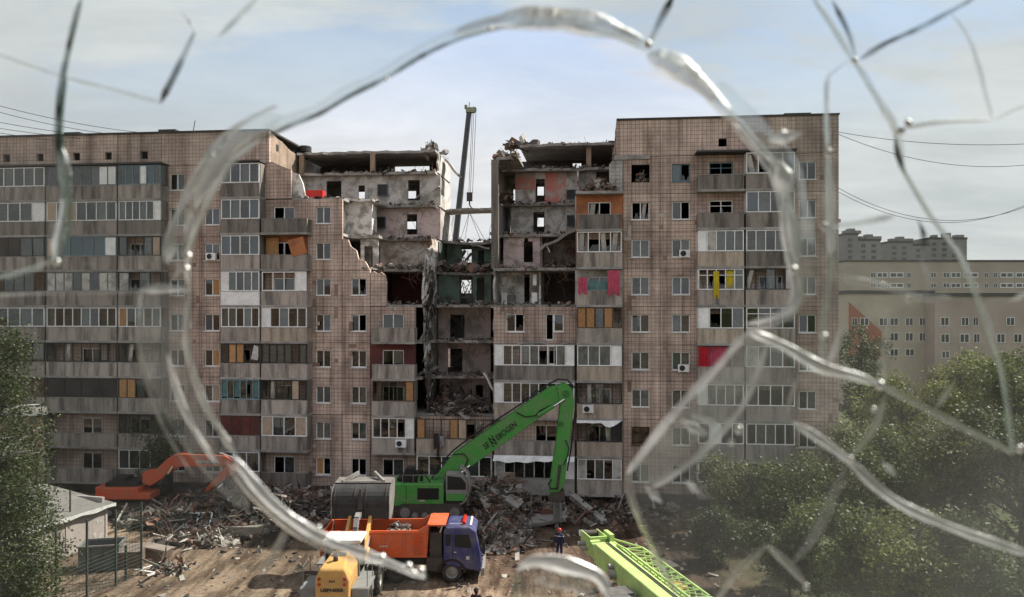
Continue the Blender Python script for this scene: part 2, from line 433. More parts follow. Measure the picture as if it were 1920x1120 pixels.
def wall(name, s0, s1, z0, z1, y0, y1, m, parent=bld, holes=()):
    """a wall slab with rectangular openings (s0,s1,z0,z1)"""
    b = MB()
    hs = [(max(s0, a), min(s1, c), max(z0, d), min(z1, e)) for a, c, d, e in holes]
    zz = sorted({z0, z1, *[h[2] for h in hs], *[h[3] for h in hs]})
    for a, c in zip(zz[:-1], zz[1:]):
        if c - a < 1e-4: continue
        mid = (a + c) / 2
        cuts = sorted([(h[0], h[1]) for h in hs if h[2] < mid < h[3]])
        x = s0
        for p, q in cuts:
            if p - x > 1e-3: b.box(x, p, y0, y1, a, c)
            x = max(x, q)
        if s1 - x > 1e-3: b.box(x, s1, y0, y1, a, c)
    return b.build(name, m, parent)

GAP = 0.03
def window(s0, s1, z0, z1, spec='gg', fm=PVC, y=0.12, parent=bld, name='window', sill=True, fw=0.075, frame=True, tr=False):
    """frame with its panes; spec: one letter for each light"""
    n = len(spec); b = MB(); d = 0.06
    b.box(s0, s1, y, y + d, z0, z0 + fw); b.box(s0, s1, y, y + d, z1 - fw, z1)
    xs_ = [s0 + (s1 - s0) * i / n for i in range(n + 1)]
    for i, x in enumerate(xs_):
        a = x if i == 0 else (x - fw if i == n else x - fw / 2)
        b.box(a, a + fw, y + .002, y + d - .002, z0 + fw, z1 - fw)
    if tr:
        zt = z0 + (z1 - z0) * .68
        for i in range(n): b.box(xs_[i] + fw * .7, xs_[i + 1] - fw * .7, y + .004, y + d - .004, zt, zt + .05)
    if sill: b.box(s0 - .05, s1 + .05, y - .2, y, z0 - .05, z0 - .004)
    f = b.build(name, fm, parent)
    # past the second level the pieces hang on the balcony or window itself
    pp = f if parent is bld else parent
    for i, ch in enumerate(spec):
        a, c = xs_[i] + fw * .8, xs_[i + 1] - fw * .8
        e, g = z0 + fw, z1 - fw
        yy = y + d * .5
        T = .012
        def piece(nm, m, dy=0.0): return ubox(nm, m, a, c, yy + dy - T, yy + dy + T, e, g, pp)
        if ch in 'gcGlv': ubox('pane', PANE, a, c, yy - .003, yy + .003, e, g, pp, (RN.gauss(0, .02), 0, RN.gauss(0, .02)))
        if ch == 'c': ubox('curtain', CURT, a - .02, c + .02, yy + .16, yy + .18, e + .02, g, pp)
        elif ch == 'G': ubox('curtain', CURTB, a, c, yy + .10, yy + .12, e, g, pp)
        elif ch == 'l': ubox('curtain', LACE, a, c, yy + .12, yy + .14, e, g, pp)
        elif ch == 'v':
            q = MB(); zz = e
            while zz < g - .06: q.box(a, c, yy + .08, yy + .10, zz, zz + .055); zz += .09
            q.build('blind', PVC, pp)
        elif ch == 'b': piece('board', OSB)
        elif ch == 'r': piece('board', MAROON)
        elif ch == 'w': piece('panel', PVC)
        elif ch == 'p': piece('panel', BEIGE)
        elif ch == 'n': piece('panel', PLAST)
        elif ch == 'd': piece('panel', DARKR)
        elif ch == 't': ubox('curtain', CURTT, a, c, yy + .06, yy + .08, e + .1, g, pp)
        elif ch == 'f': ubox('foil', FOIL, a, c, yy + .03, yy + .05, e + .2, g - .1, pp, (0, rad(12), rad(14)))
        elif ch in 'kK':
            # jagged rest of a broken pane
            q = MB(); w = c - a; h = g - e; nn = 7
            low = [(a + w * i / nn, yy, e + h * RN.uniform(.05, .75) * (1 if i in (0, 7) else .6)) for i in range(nn + 1)]
            for i in range(nn):
                q.add([(low[i][0], yy, e), (low[i + 1][0], yy, e), low[i + 1], low[i]], [(0, 1, 2, 3)])
            q.build('broken_pane', PANE, pp)
            if ch == 'K': ubox('torn_curtain', CURT, a + w * .1, a + w * .6, yy + .1, yy + .12, e - .05, g, pp, (0, rad(RN.uniform(-14, 14)), 0))
        elif ch == 'h':
            # sash hanging open
            q = MB(); w = c - a; an = RN.uniform(.5, 1.1)
            for (u0, u1, v0, v1) in ((0, w, 0, .06), (0, w, g - e - .06, g - e), (0, .06, .06, g - e - .06), (w - .06, w, .06, g - e - .06)):
                q.box(a + u0 * math.cos(an), a + max(u1, .05) * math.cos(an), yy + .1 + u0 * math.sin(an), yy + .14 + u1 * math.sin(an), e + v0, e + v1)
            q.build('open_sash', fm, pp)
    return f

def ac_unit(s, z, y, parent=bld):
    b = MB().box(s - .4, s + .4, y - .3, y, z, z + .55)
    b.tube([(s - .1, y - .302, z + .275), (s - .1, y - .32, z + .275)], .21, 14, 1)
    b.box(s - .35, s - .3, y - .3, y + .02, z - .06, z); b.box(s + .3, s + .35, y - .3, y + .02, z - .06, z)
    return b.build('air_conditioner', [PVC, DARKM], parent)

BD = 1.05
def balcony(px0, px1, k, spec, par='s', gl=True):
    """concrete slab and parapet with whatever closes it above; spec 'frame:lights[:options]'"""
    s0, s1 = S(px0, -BD) + .02, S(px1, -BD) - .02
    zf = FL[k]
    m = {'s': PARA, 'd': PARAD, 'b': PARAB, 'w': PVC, 'g': CONC}[par]
    b = MB()
    b.box(s0 - .03, s1 + .03, -BD - .04, -.004, zf - .2, zf - .03, 1)
    n = max(1, round((s1 - s0) / 2.9))
    for i in range(n):
        a, c = s0 + (s1 - s0) * i / n, s0 + (s1 - s0) * (i + 1) / n
        b.box(a + .008, c - .008, -BD, -BD + .08, zf - .03, zf + 1.02)
    b.box(s0 + .01, s0 + .07, -BD + .08, -.005, zf - .03, zf + 1.02); b.box(s1 - .07, s1 - .01, -BD + .08, -.005, zf - .03, zf + 1.02)
    b.box(s0, s1, -BD - .02, -BD + .1, zf + 1.02, zf + 1.06, 1)
    o = b.build('balcony', [m, CONC], bld)
    fr, li = spec.split(':')[:2]; opt = spec.split(':')[2] if spec.count(':') > 1 else ''
    z0, z1 = zf + 1.06, zf + 2.58
    fm = {'W': PVC, 'B': WOODB, 'D': DARKM, 'G': GREYM, 'T': TEALF}.get(fr)
    if fm:
        li2, a, c = li, s0 + .03, s1 - .03
        window(a, c, z0, z1, li2, fm, -BD + .01, o, 'window_frame', False, .07, tr='T' in opt)
        sm = {'W': PVC, 'B': WOODB, 'D': PARAD, 'G': PLAST, 'T': TEALF}[fr]
        for x in (s0 + .03, s1 - .07):
            if 'S' not in opt: ubox('side_panel', sm, x, x + .04, -BD + .08, -.01, z0, z1, o)
    elif 'C' in opt:
        pass
    if 'N' not in opt and fr != '-':
        ubox('partition', PARAD, s1 - .01, s1 + .03, -BD + .1, -.01, zf + 1.06, zf + 2.58, o)
    if 'A' in opt: ac_unit(s0 + (s1 - s0) * (.25 if k == 2 else .7), zf + .42, -BD - .005, o)
    return o, s0, s1, zf
def cloth(o, s0, s1, z0, z1, y, m, name='hanging_cloth', folds=6):
    b = MB(); n = folds * 4; vs = []
    for j in range(5):
        for i in range(n + 1):
            u = i / n
            vs.append((s0 + (s1 - s0) * u, y + .06 * math.sin(u * folds * 6.28) * (.4 + j * .15), z1 + (z0 - z1) * j / 4 * (1 + .08 * math.sin(u * 9))))
    b.add(vs, [(j * (n + 1) + i, j * (n + 1) + i + 1, (j + 1) * (n + 1) + i + 1, (j + 1) * (n + 1) + i) for j in range(4) for i in range(n)])
    return b.build(name, m, o, True)

# columns of the facade: (px0, px1, kind, data by storey 0..8)
BAL = [
 (-32, 84, ['W:gggg', 'D:ggkg', 'B:ggkgg', 'D:gkgkg', 'W:gggcg', 'B:gggggg', 'D:dddgg', 'W:pgggw', 'W:ggcggg'], 'sssssssds', 2),
 (86, 219, ['-:', '-:', 'D:dddd', 'D:kxKkxkhk', 'W:cgggcggg', 'G:nnngngnn', 'T:pGGGGw', 'W:pgpggcg', 'G:gcgggcww'], 'sssssssss', 2),
 (221, 302, ['W:gggg', 'D:kgkg', 'B:bbcgk', 'D:kKgkk', 'W:bgcgg', 'D:nkgk', 'D:gkkgp', 'W:cggcgw', 'T:gggwGg'], 'sssssssds', 2),
 (413, 487, ['W:ggg', 'B:rrrr', 'T:tgtgkt', 'D:gbbkf', 'W:ccgcg', 'W:wlglc', 'W:GggG', 'W:gcgG', 'W:cgcg'], 'ssssswsdd', 2),
 (489, 576, ['-:', 'W:pcgp', 'D:kKgkpk', 'D:llllgl', 'W:wgcgg', '-:', '-:', '-:', None], 'dsssbssdd', 2),
 (697, 777, ['-:', 'W:gggkw:A', 'B:kggkb', '-:', '-:', None, None, None, None], 'sssssssss', 2),
 (780, 923, ['W:ggcgcg', 'B:bkxkbpkgk', None, None, None, None, None, None, None], 'sbsssssss', 2),
 (926, 1078, ['W:nggggggw', '-:', 'W:wgggcgggc', 'W:wgkgckhcw', None, None, None, None, None], 'gsbdsssss', 2),
 (1081, 1167, ['W:ngcgn', 'D:kgkKd', 'D:kKgkk:A', 'W:cccw', 'B:bbgbk', '-:', 'W:KkKK', '-:', None], 'sbbbsssds', 2),
 (1308, 1396, ['W:gggg', 'W:gwgg', 'W:wgkgg', '-:', 'W:wkgc', 'W:kkkkc:T', 'W:wnccc', '-:', '-:'], 'ssssbsbdd', 2),
 (1398, 1492, ['W:cggg', 'W:gccgg', 'W:gkgg', 'W:ncgg', 'W:gggg:T', 'D:Kkgkn', 'W:gcgcg', 'W:Gcgg', 'W:KxgG'], 'ssssssddd', 2),
]
WIN = [  # wall windows (px0, px1, lights from storey 0 up, top storey)
 (318, 346, ['gg', 'gc', 'cg', 'gg', 'gg', 'gc', 'gg', 'cg', 'gg']),
 (383, 412, ['gg', 'gg', 'cp', 'gb', 'Gg', 'gb', 'Gc', 'gG', 'gg']),
 (592, 620, ['bg', 'vv', 'GG', 'gg', 'gg', 'gg', 'Gg', 'gg', None]),
 (658, 687, ['gg', 'gc', 'gc', 'gg', 'Gx', 'gk', None, None, None]),
 (1184, 1218, ['gg', 'bb', 'gc', 'gc', 'Gc', 'gc', 'cc', 'kK', 'xx']),
 (1260, 1294, ['gg', 'gg', 'cg', 'cc', 'cc', 'Gg', 'gc', 'gx', 'Gk']),
 (1498, 1531, ['gg', 'gg', 'gc', 'gg', 'gg', 'gg', 'gg', 'gg', 'gg']),
]
def zlo(k): return FL[k] - .15 + GAP / 2
def zhi(k): return FL[k] + 2.65 - GAP / 2
for p0, p1, sp in WIN:
    for k, li in enumerate(sp):
        if li is None: continue
        s0, s1 = S(p0), S(p1)
        fm = WOODB if li == 'bb' else (TEALF if (p0 == 1260 and k == 8) else PVC)
        if li == 'bb': li = 'gg'
        if li == 'xx': continue
        window(s0, s1, FL[k] + .72, FL[k] + 2.06, li, fm)
WINH = {}
for p0, p1, sp in WIN:
    for k in range(9): WINH[(p0, k)] = (S(p0), S(p1), FL[k] + .72, FL[k] + 2.06)
# wall panels, storey by storey
def wpanel(px0, px1, k, holes=(), m=None, z0=None, z1=None):
    return wall('wall_panel', S(px0) + GAP / 2, S(px1) - GAP / 2, z0 or zlo(k), z1 or zhi(k), 0, .28, m or TILE, bld, holes)
for px0, px1, w0 in ((303, 350, 318), (378, 412, 383), (577, 642, 592), (642, 694, 658), (1168, 1238, 1184), (1238, 1307, 1260), (1494, 1573, 1498)):
    for k in range(9):
        if w0 == 592 and k > 7: continue
        if w0 == 658 and k > 5: continue
        wpanel(px0, px1, k, [WINH[(w0, k)]])
for k in range(9): wpanel(350, 378, k)
for px0, px1, sp, par, _ in BAL:
    wa, wb = {(-32): (-60, 85), 86: (85, 220), 221: (220, 303), 413: (412, 488), 489: (488, 577), 697: (694, 779), 780: (779, 925), 926: (925, 1080), 1081: (1080, 1168), 1308: (1307, 1397), 1398: (1397, 1494)}[px0]
    for k, spec in enumerate(sp):
        if spec is None: continue
        o, s0, s1, zf = balcony(px0, px1, k, spec, par[k])
        c = S((px0 + px1) / 2) + .1
        if px1 - px0 > 120: c += .9
        hole = (c - .95, c + .75, zf + .12, zf + 2.1)
        op = spec.startswith('-')
        m = TILE
        if px0 == 1081 and k == 7: m = ORAW
        if px0 == 1081 and k == 5: m = PLAST
        if px0 == 697 and k == 3: m = MAROON
        if px0 == 489 and k == 6: m = ORAW
        wpanel(wa, wb, k, [hole], m)
        if op or spec[0] in 'DB':
            fm = TEALF if (px0 == 1308 and k == 8) else PVC
            li = {(1308, 7): 'kk', (1308, 8): 'kx', (489, 7): 'kg', (489, 6): 'gx', (697, 4): 'gg', (1081, 7): 'Kx', (697, 3): 'gc'}.get((px0, k), RN.choice(['gg', 'gc', 'kg', 'cg']))
            window(hole[0], hole[1], hole[2] + .62, hole[3], li, fm, .1, bld, 'window', True, tr=(px0 == 1308))
            ubox('door_panel', PVC if RN.random() < .5 else BEIGE, hole[0], hole[1], .1, .16, hole[2], hole[2] + .56, bld)
        # dressing seen in the photograph
        if (px0, k) == (1308, 5):
            cloth(o, s0 + 1.1, s0 + 1.5, zf + .55, zf + 2.4, -BD - .06, CURTY, folds=3); cloth(o, s0 + 2.0, s0 + 2.75, zf + 1.1, zf + 2.45, -BD + .15, CURTY, folds=5)
        if (px0, k) == (1081, 5):
            cloth(o, s1 - 1.05, s1 - .15, zf + .75, zf + 2.5, -BD - .06, CURTP, folds=4); cloth(o, s0 + .1, s0 + .75, zf + .8, zf + 2.0, -BD - .05, CURTP, folds=3)
            cloth(o, s0 + .8, s1 - 1.1, zf + 1.0, zf + 1.75, -BD + .2, CURTT, folds=3)
        if (px0, k) == (1308, 3):
            cloth(o, s0 + .05, s0 + .75, zf + 1.0, zf + 2.5, -BD + .05, CURTR, folds=3); cloth(o, s0 + .8, s0 + 2.2, zf + 1.05, zf + 2.5, -BD + .5, CURTP, folds=6)
        if (px0, k) == (489, 6):
            ubox('loose_board', ORAW, s1 - 1.35, s1 - .12, -BD - .1, -BD - .04, zf + 1.0, zf + 2.3, o, (rad(6), rad(-14), 0))
            ubox('board', OSB, s0 + .1, s0 + 1.1, -.3, -.26, zf + .1, zf + 2.4, o)
        if (px0, k) == (489, 5):
            window(s0 + .05, s1 - .05, zf + 1.06, zf + 2.55, 'xxxw', PVC, -BD + .02, o, 'window_frame', False)
        if (px0, k) == (926, 0):
            q = MB(); a = s0 + 1.0
            while a < s1 - 1.0: q.tube([(a, -BD - .08, zf + 1.1), (a + .05, -BD - .14, zf + 1.6), (a, -BD - .1, zf + 2.4)], .014, 5); a += .17
            q.box(s0 + .9, s1 - .9, -BD - .1, -BD - .06, zf + 1.12, zf + 1.16); q.box(s0 + .9, s1 - .9, -BD - .1, -BD - .06, zf + 2.36, zf + 2.4)
            q.build('window_bars', DARKM, o)
            q = MB(); nn = 24
            vs = [(s0 + (s1 - s0) * i / nn, -BD - (.1 if j == 0 else .75), zf + (2.75 if j == 0 else 2.42 + .05 * math.sin(i * 1.1) - .07 * math.sin(i * .25))) for j in (0, 1) for i in range(nn + 1)]
            q.add(vs, [(i, i + 1, nn + 2 + i, nn + 1 + i) for i in range(nn)]); q.build('awning', PVC, o)
        if (px0, k) == (1081, 1):
            q = MB(); nn = 12
            vs = [(s0 + (s1 - s0 + .3) * i / nn, -BD - (.0 if j == 0 else .5 + .1 * math.sin(i * 2)), zf + (2.66 if j == 0 else 2.5 - .3 * (i > 6) * math.sin((i - 6) * .8))) for j in (0, 1) for i in range(nn + 1)]
            q.add(vs, [(i, i + 1, nn + 2 + i, nn + 1 + i) for i in range(nn)]); q.build('torn_awning', PVC, o)
        if px0 in (86, 221, -32, 413, 1308, 1398) and k == 8:
            ubox('canopy', ROOFF, s0 - .1, s1 + .1, -BD - .15, -.005, zf + 2.66, zf + 2.78, o)
        if (px0, k) == (780, 1):
            cloth(o, s0 + 1.35, s0 + 1.75, zf + .35, zf + 1.5, -BD - .1, DARKR, 'hanging_rag', 3); cloth(o, s0 + 1.6, s0 + 1.8, zf - .3, zf + .9, -BD - .16, MAROON, 'hanging_rag', 2); cloth(o, s0 + 1.85, s0 + 2.15, zf + .5, zf + 1.3, -BD - .13, LACE, 'hanging_rag', 3)
# bare wall behind the fallen balcony of the right middle column
c0, c1 = S(925), S(1080)
wall('wall_panel', c0 + GAP, c1 - GAP, zlo(4), zhi(4), 0, .28, TILE, bld, [(*[S(949), S(983)], FL[4] + .72, FL[4] + 2.1), (S(1023), S(1038), FL[4] + .1, FL[4] + 2.1), (S(1038), S(1057), FL[4] + .75, FL[4] + 2.1)])
window(S(949), S(983), FL[4] + .72, FL[4] + 2.1, 'gk', PVC)
window(S(1038), S(1057), FL[4] + .75, FL[4] + 2.1, 'g', PVC)
window(S(1023), S(1038), FL[4] + .1, FL[4] + 2.1, 'x', PVC, name='door', sill=False)
for px, py in ((398, 488), (1283, 483), (1281, 697)):
    s, z = fac(px, py); ac_unit(s, z, -.005)
# attic band with its vent openings and roof edge
def vent(px): return (S(px) - .3, S(px) + .3, 26.62, 27.22)
AT0, AT1, RT = 26.15 - .15 + GAP, 28.62, 28.62
edges = [-60, 85, 220, 303, 412, 505]
vents = [12, 75, 143, 203, 270]
for a, b_ in zip(edges[:-1], edges[1:]):
    wall('attic_panel', S(a) + GAP / 2, S(b_) - GAP / 2, AT0, AT1, 0, .28, TILE, bld, [vent(v) for v in vents if a < v < b_])
for a, b_ in ((1160, 1238), (1238, 1307), (1307, 1397), (1397, 1494), (1494, 1573)):
    wall('attic_panel', S(a) + GAP / 2, S(b_) - GAP / 2, AT0, AT1 + .12, 0, .28, TILE, bld, [vent(1355)] if a == 1307 else [])
MB().box(S(-60), S(505), -.12, 12.3, RT, RT + .14).box(S(298), S(330), -.1, 2, RT + .14, RT + .3).box(S(120), S(150), -.05, 2, RT + .14, RT + .28).build('roof_edge', ROOFF, bld)
MB().box(S(1156), S(1574), -.12, 12.3, RT + .12, RT + .24).box(S(1470), S(1520), -.1, 2, RT + .24, RT + .32).build('roof_edge', ROOFF, bld)
wall('plinth', S(-60), S(1573), -.6, FL[0] - .16, .05, .3, CONCD, bld)
# end wall and inside of the standing wings
def inside(sA, sB, k1, cross, yf=.29, top=RT):
    b = MB()
    for k in range(k1 + 1): b.box(sA, sB, yf, 11.7, FL[k] - .2, FL[k])
    b.box(sA, sB, 5.9, 6.1, 0, top - .3, 1)
    for s in cross: b.box(s - .08, s + .08, yf, 5.89, 0, top - .3, 1)
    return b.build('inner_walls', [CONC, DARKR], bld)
wl_, wr_ = S(-60), S(1573)
inside(wl_, S(497), 9, [S(p) for p in (85, 220, 303, 350, 412, 488)])
inside(S(1168), wr_ - .3, 9, [S(p) for p in (1238, 1307, 1397, 1494)])
inside(S(497), S(640), 8, [S(577)], top=FL[8] + .1)
inside(S(640), S(1168), 1, [S(p) for p in (694, 790, 925, 1080)], top=FL[2] + .1)
ENDW = mat('pale_end_wall', (0.36, 0.34, 0.29), 0.9, (0.25, 0.235, 0.2), .8)
wall('end_wall', wr_ - .3, wr_ - .004, -.5, RT + .1, .285, 12, ENDW)
wall('end_wall', wl_ + .004, wl_ + .3, -.5, RT, .285, 12, ENDW)
def backwin(a, b_, ks):
    hs = []
    for k in ks:
        x = a + 1
        while x < b_ - 2: hs.append((x, x + 1.4, FL[k] + .8, FL[k] + 2.1)); x += 3.2
    return hs
wall('back_wall', wl_ + .31, S(505), -.5, RT, 11.72, 12, PLAST, bld, backwin(wl_, S(505), range(9)))
wall('back_wall', S(1168), wr_ - .31, -.5, RT, 11.72, 12, PLAST, bld, backwin(S(1168), wr_, range(9)))
# ------------------------------------------------------------------ the torn-open middle of the block
s640, s694, s790, s925, s1080, s1168 = [S(p) for p in (640, 694, 790, 925, 1080, 1168)]
def slab(a, b_, k, yf, yb=11.7, z=None, m=CONC, sag=0.0, n=10, tilt=0.0):
    """floor slab with a broken, uneven front edge"""
    z = FL[k] if z is None else z
    q = MB(); n = max(6, int((b_ - a) / .45)); top, bot = [], []
    fr = [yf + (RN.uniform(-.28, .35) if yf > .4 else 0) for _ in range(n + 1)]
    for i in range(n + 1):
        x = a + (b_ - a) * i / n; dz = -sag * math.sin(math.pi * i / n) + tilt * (i / n)
        q.v += [(x, fr[i], z + dz), (x, yb, z + dz), (x, fr[i] + RN.uniform(-.05, .08), z - .21 + dz), (x, yb, z - .21 + dz)]
    for i in range(n):
        o, p = i * 4, i * 4 + 4
        q.f += [(o, p, p + 1, o + 1), (o + 2, o + 3, p + 3, p + 2), (o, o + 2, p + 2, p), (o + 1, p + 1, p + 3, o + 3)]
    q.f += [(0, 1, 3, 2), (n * 4, n * 4 + 2, n * 4 + 3, n * 4 + 1)]
    q.m = [0] * len(q.f)
    return q.build('floor_slab', m, bld)
E = .006
# slabs of the left torn side
for k in range(2, 7): slab(s640 + E, s694, k, .3)
for k in range(2, 6): slab(s694 + E, s790 - E, k, .3)
slab(s694 + E, s790 - E, 6, .7)
slab(s640 + E, s694, 7, 2.6); slab(s694 + E, s790 - E, 7, 5.2)
slab(s640 + E, s694, 8, 3.4); slab(s694 + E, s790 - E, 8, 5.3)
slab(S(505) + E, s790 - E, 9, 5.3, m=CONC)
slab(S(505) + .1, s790 - E, 9, 5.5, z=27.98, m=CONC)
# gap
slab(s790 + E, s925 - E, 2, .3)
for k in (3, 4, 5): slab(s790 + E, s925 - E, k, 1.7)
slab(s790 + E, s925 - E, 6, 5.2, sag=.12)
slab(s790 - .4, s925 + .3, 7, 8.2, sag=.22, tilt=-.05, z=FL[7] + .1); slab(s790 - .2, s925 + .1, 8, 9.2, sag=-.05, tilt=.12, z=FL[8] + .05)
# right torn side
for k in range(2, 7): slab(s925 + E, s1080 - E, k, .3)
slab(s925 + E, s1080 - E, 7, 2.8); slab(s925 + E, s1080 - E, 8, 5.3)
slab(s925 + E, s1168 - E, 9, 5.0); slab(s925 + 1.5, s1168 - E, 9, 5.0, z=28.15, m=CONC)
slab(s925 + .1, s925 + 1.9, 9, .5, yb=4.9, z=FL[9] + .15)
for k in range(2, 8): slab(s1080 + E, s1168 - E, k, .3)
slab(s1080 + E, s1168 - E, 8, -1.0)

def iwall(p0, p1, k, m, doors=(), yo=6.0, th=.16, z0=None, z1=None, name='inner_wall'):
    a, b_ = (S(p0, yo) if p0 > 0 else -p0, S(p1, yo))
    hs = []
    for d in doors:
        zt, zb = fac(d[0], d[2], yo)[1], fac(d[0], d[3], yo)[1]
        hs.append((S(d[0], yo), S(d[1], yo), zb, zt))
    return wall(name, a, b_, z0 or FL[k] + E, z1 or FL[k + 1] - .22, yo, yo + th, m, bld, hs)
SP = 'inner_wall'
# storey 8 left: open rooms, grey wall with broken door
iwall(545, 690, 8, PLAST, [(612, 640, 340, 378), (672, 684, 348, 372)])
iwall(690.5, 826, 8, PLAST, [(765, 787, 338, 376)])
iwall(690, 826, 7, PINK, [(763, 782, 402, 440), (706, 712, 410, 425)])
iwall(672, 816, 6, BROWNW, [(696, 712, 456, 503)])
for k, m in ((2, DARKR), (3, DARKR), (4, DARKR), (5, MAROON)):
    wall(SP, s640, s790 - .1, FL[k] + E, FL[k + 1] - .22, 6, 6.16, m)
# meter cabinets in the corridor walls
for px0, px1, py0, py1, k in ((708, 727, 346, 367, 8), (707, 723, 407, 428, 7), (1063, 1077, 404, 424, 7), (1062, 1079, 356, 373, 8)):
    a, zt = fac(px0, py0, 5.9); b_, zb = fac(px1, py1, 5.9)
    q = MB().box(a, b_, 5.8, 5.99, zb, zt); q.box(a + .06, b_ - .06, 5.78, 5.8, zb + .06, zt - .06, 1)
    q.build('meter_cabinet', [mat('blue_grey_paint', (.12, .15, .19), .6, (.07, .09, .11), 3), DARKM], bld)
# white-plastered bathroom box left standing
q = MB(); a, b_ = S(646, 2.5), S(696, 2.5); h = FL[8] - .24
q.box(a, b_, 2.7, 2.82, FL[7] + E, h + .2); q.box(a, a + .12, .4, 2.69, FL[7] - 2.0, h); q.box(b_ - .1, b_ - .004, 2.83, 4.2, FL[7] + E, h)
q.build('bathroom_wall', WHITEP, bld)
a = S(672, 2.6); wall(SP, a, a + 1.5, FL[6] + E, FL[7] - .24, 3.2, 3.3, WHITEP, bld, [(a + .3, a + 1.0, FL[6] + .1, FL[6] + 2.0)])
# torn facade remains
def torn(pts, m, yo=0.0, th=.28, name='torn_wall'):
    q = MB(); q.prism([(fac(x, y, yo)[0], yo, fac(x, y, yo)[1]) for x, y in pts], (0, th, 0))
    return q.build(name, m, bld)
torn([(643, 507), (643, 447), (652, 449), (657, 462), (668, 470), (672, 486), (684, 490), (694, 507)], TILE)
torn([(694.5, 574), (694.5, 511), (700, 509), (708, 513), (714, 510), (722, 516), (725, 530), (724, 574)], TILE)
torn([(497, 373), (497, 306), (510, 303), (528, 312), (545, 318), (546, 372)], TILE, .0)
torn([(546, 372), (546, 322), (560, 327), (568, 345), (572, 366), (580, 372)], WHITEP, .5, .2)
torn([(1143, 361), (1142, 309), (1147, 303), (1156, 300), (1167, 300), (1167, 361)], SLATE, -.02)
torn([(1150, 284), (1154, 262), (1153, 248), (1157, 224), (1160, 222), (1160, 290), (1150, 290)], TILE, .01)
torn([(1150, 300), (1152, 291), (1180, 290), (1219, 292), (1219, 298), (1186, 299)], CONC, -.12, .2, 'cornice')
# cross walls towards the gap
def cross(s, k, y0, y1, m, z0=None, z1=None, rag=True):
    q = MB(); z0 = z0 or FL[k] + E; z1 = z1 or FL[k + 1] - .22; n = 6
    front = [(s - .08, y0 + (RN.uniform(-.3, .5) if rag else 0), z0 + (z1 - z0) * i / n) for i in range(n + 1)]
    pts = front + [(s - .08, y1, z1), (s - .08, y1, z0)]
    q.prism(pts, (.16, 0, 0)); return q.build('cross_wall', m, bld)
for k, y0, m in ((2, 2.2, PLAST), (3, 1.4, PLAST), (4, 1.0, PLAST), (5, .6, WHITEP), (6, 3.4, BROWNW)): cross(s790, k, y0, 5.98, m)
for k, m in ((6, GREENW), (7, PLAST), (8, PLAST), (9, PLAST)): cross(s790, k, 6.2, 11.69, m, z1=27.76 if k == 9 else None)
for k, m in ((2, PLAST), (3, PLAST), (4, PLAST), (5, PLAST), (6, CONC), (7, CONC), (8, BRICK)): cross(s925, k, .5, 11.69, m)
for k in range(2, 8): cross(s1080, k, .3, 5.98, MAROON if k == 6 else PLAST, rag=False)
cross(s1080, 8, 5.0, 5.98, PINK)
for k in (8, 9): cross(s1168 + .09, k, .3, 11.69, CONC if k == 8 else BRICK, z1=28.4 if k == 9 else None, rag=False)
for k in range(2, 6): cross(s694 + .1, k, .3, 5.98, DARKR, rag=False)
# attic side wall of the left wing: pale brick stepping down
q = MB(); s505 = S(505)
q.prism([(s505 - .3, .3, 26.2), (s505 - .3, .3, 28.6), (s505 - .3, 1.6, 28.35), (s505 - .3, 2.6, 28.3), (s505 - .3, 4.2, 27.95), (s505 - .3, 6.2, 27.8), (s505 - .3, 6.2, 26.2)], (.28, 0, 0)); q.build('attic_side_wall', BRICK, bld)
ubox('vent_opening', DARKM, s505 - .01, s505 + .01, 1.4, 1.8, 27.35, 27.85, bld)
# gap: back rooms
iwall(824, 919, 2, PINK, [(892, 906, 722, 760)], yo=5.5)
iwall(822, 920, 3, PINK, [(840, 867, 654, 699)], yo=5.5)
iwall(822, 920, 4, PINK, [(844, 871, 590, 634)], yo=5.5)
iwall(822, 921, 5, GREENW, [(862, 886, 519, 570), (894, 908, 521, 570)], yo=5.5)
iwall(838, 866, 6, GREENW, yo=9.0); iwall(884, 926, 6, GREENW, [(896, 908, 470, 503)], yo=9.0)
a, b_ = s790 + .1, s925 - .1
holes = [(S(866, 11.7), S(884, 11.7), FL[5] + 1.1, FL[5] + 2.3), (S(862, 11.7), S(888, 11.7), FL[6] + 1.1, FL[6] + 2.3)]
for k in range(2, 7):
    wall('back_wall', a, b_, FL[k] + E, FL[k + 1] - .22, 11.5, 11.69, PLAST if k < 6 else GREENW, bld, [h for h in holes if FL[k] < h[2] < FL[k + 1]])
# right torn side: corridor and room walls
iwall(966, 1004, 8, REDW, [], yo=6.0); iwall(1004, 1022, 8, PLAST, [(1004.5, 1021.5, 336, 379)]); iwall(1022, 1061, 8, REDW); iwall(1061, 1118, 8, PLAST)
ubox('bare_plaster', WHITEP, S(966, 5.98), S(1003, 5.98), 5.95, 5.985, FL[8] + .02, FL[8] + 1.2, bld)
iwall(958, 1118, 7, PLAST, [(1000, 1021, 398, 436)])
iwall(944, 1013, 6, PINK, [(982, 999, 453, 492), (983, 990, 447, 453.5)], yo=3.2); wall(SP, S(1013, 3.2), S(1013, 3.2) + .14, FL[6] + E, FL[7] - .24, 3.4, 5.98, PINK); wall(SP, S(1013, 6), s1080 - .1, FL[6] + E, FL[7] - .22, 6, 6.15, BROWNW)
iwall(936, 1013, 5, BEIGE and WHITEP, [(983, 993, 515, 570)], yo=3.2); wall(SP, S(1013, 3.2), S(1013, 3.2) + .14, FL[5] + E, FL[6] - .24, 1.8, 5.98, WHITEP); wall(SP, S(1013, 6), s1080 - .1, FL[5] + E, FL[6] - .22, 6, 6.15, mat('brown_room', (.13, .1, .085), .9))
for k in range(2, 5): wall(SP, s925 + .1, s1168 - .1, FL[k] + E, FL[k + 1] - .22, 6, 6.16, DARKR)
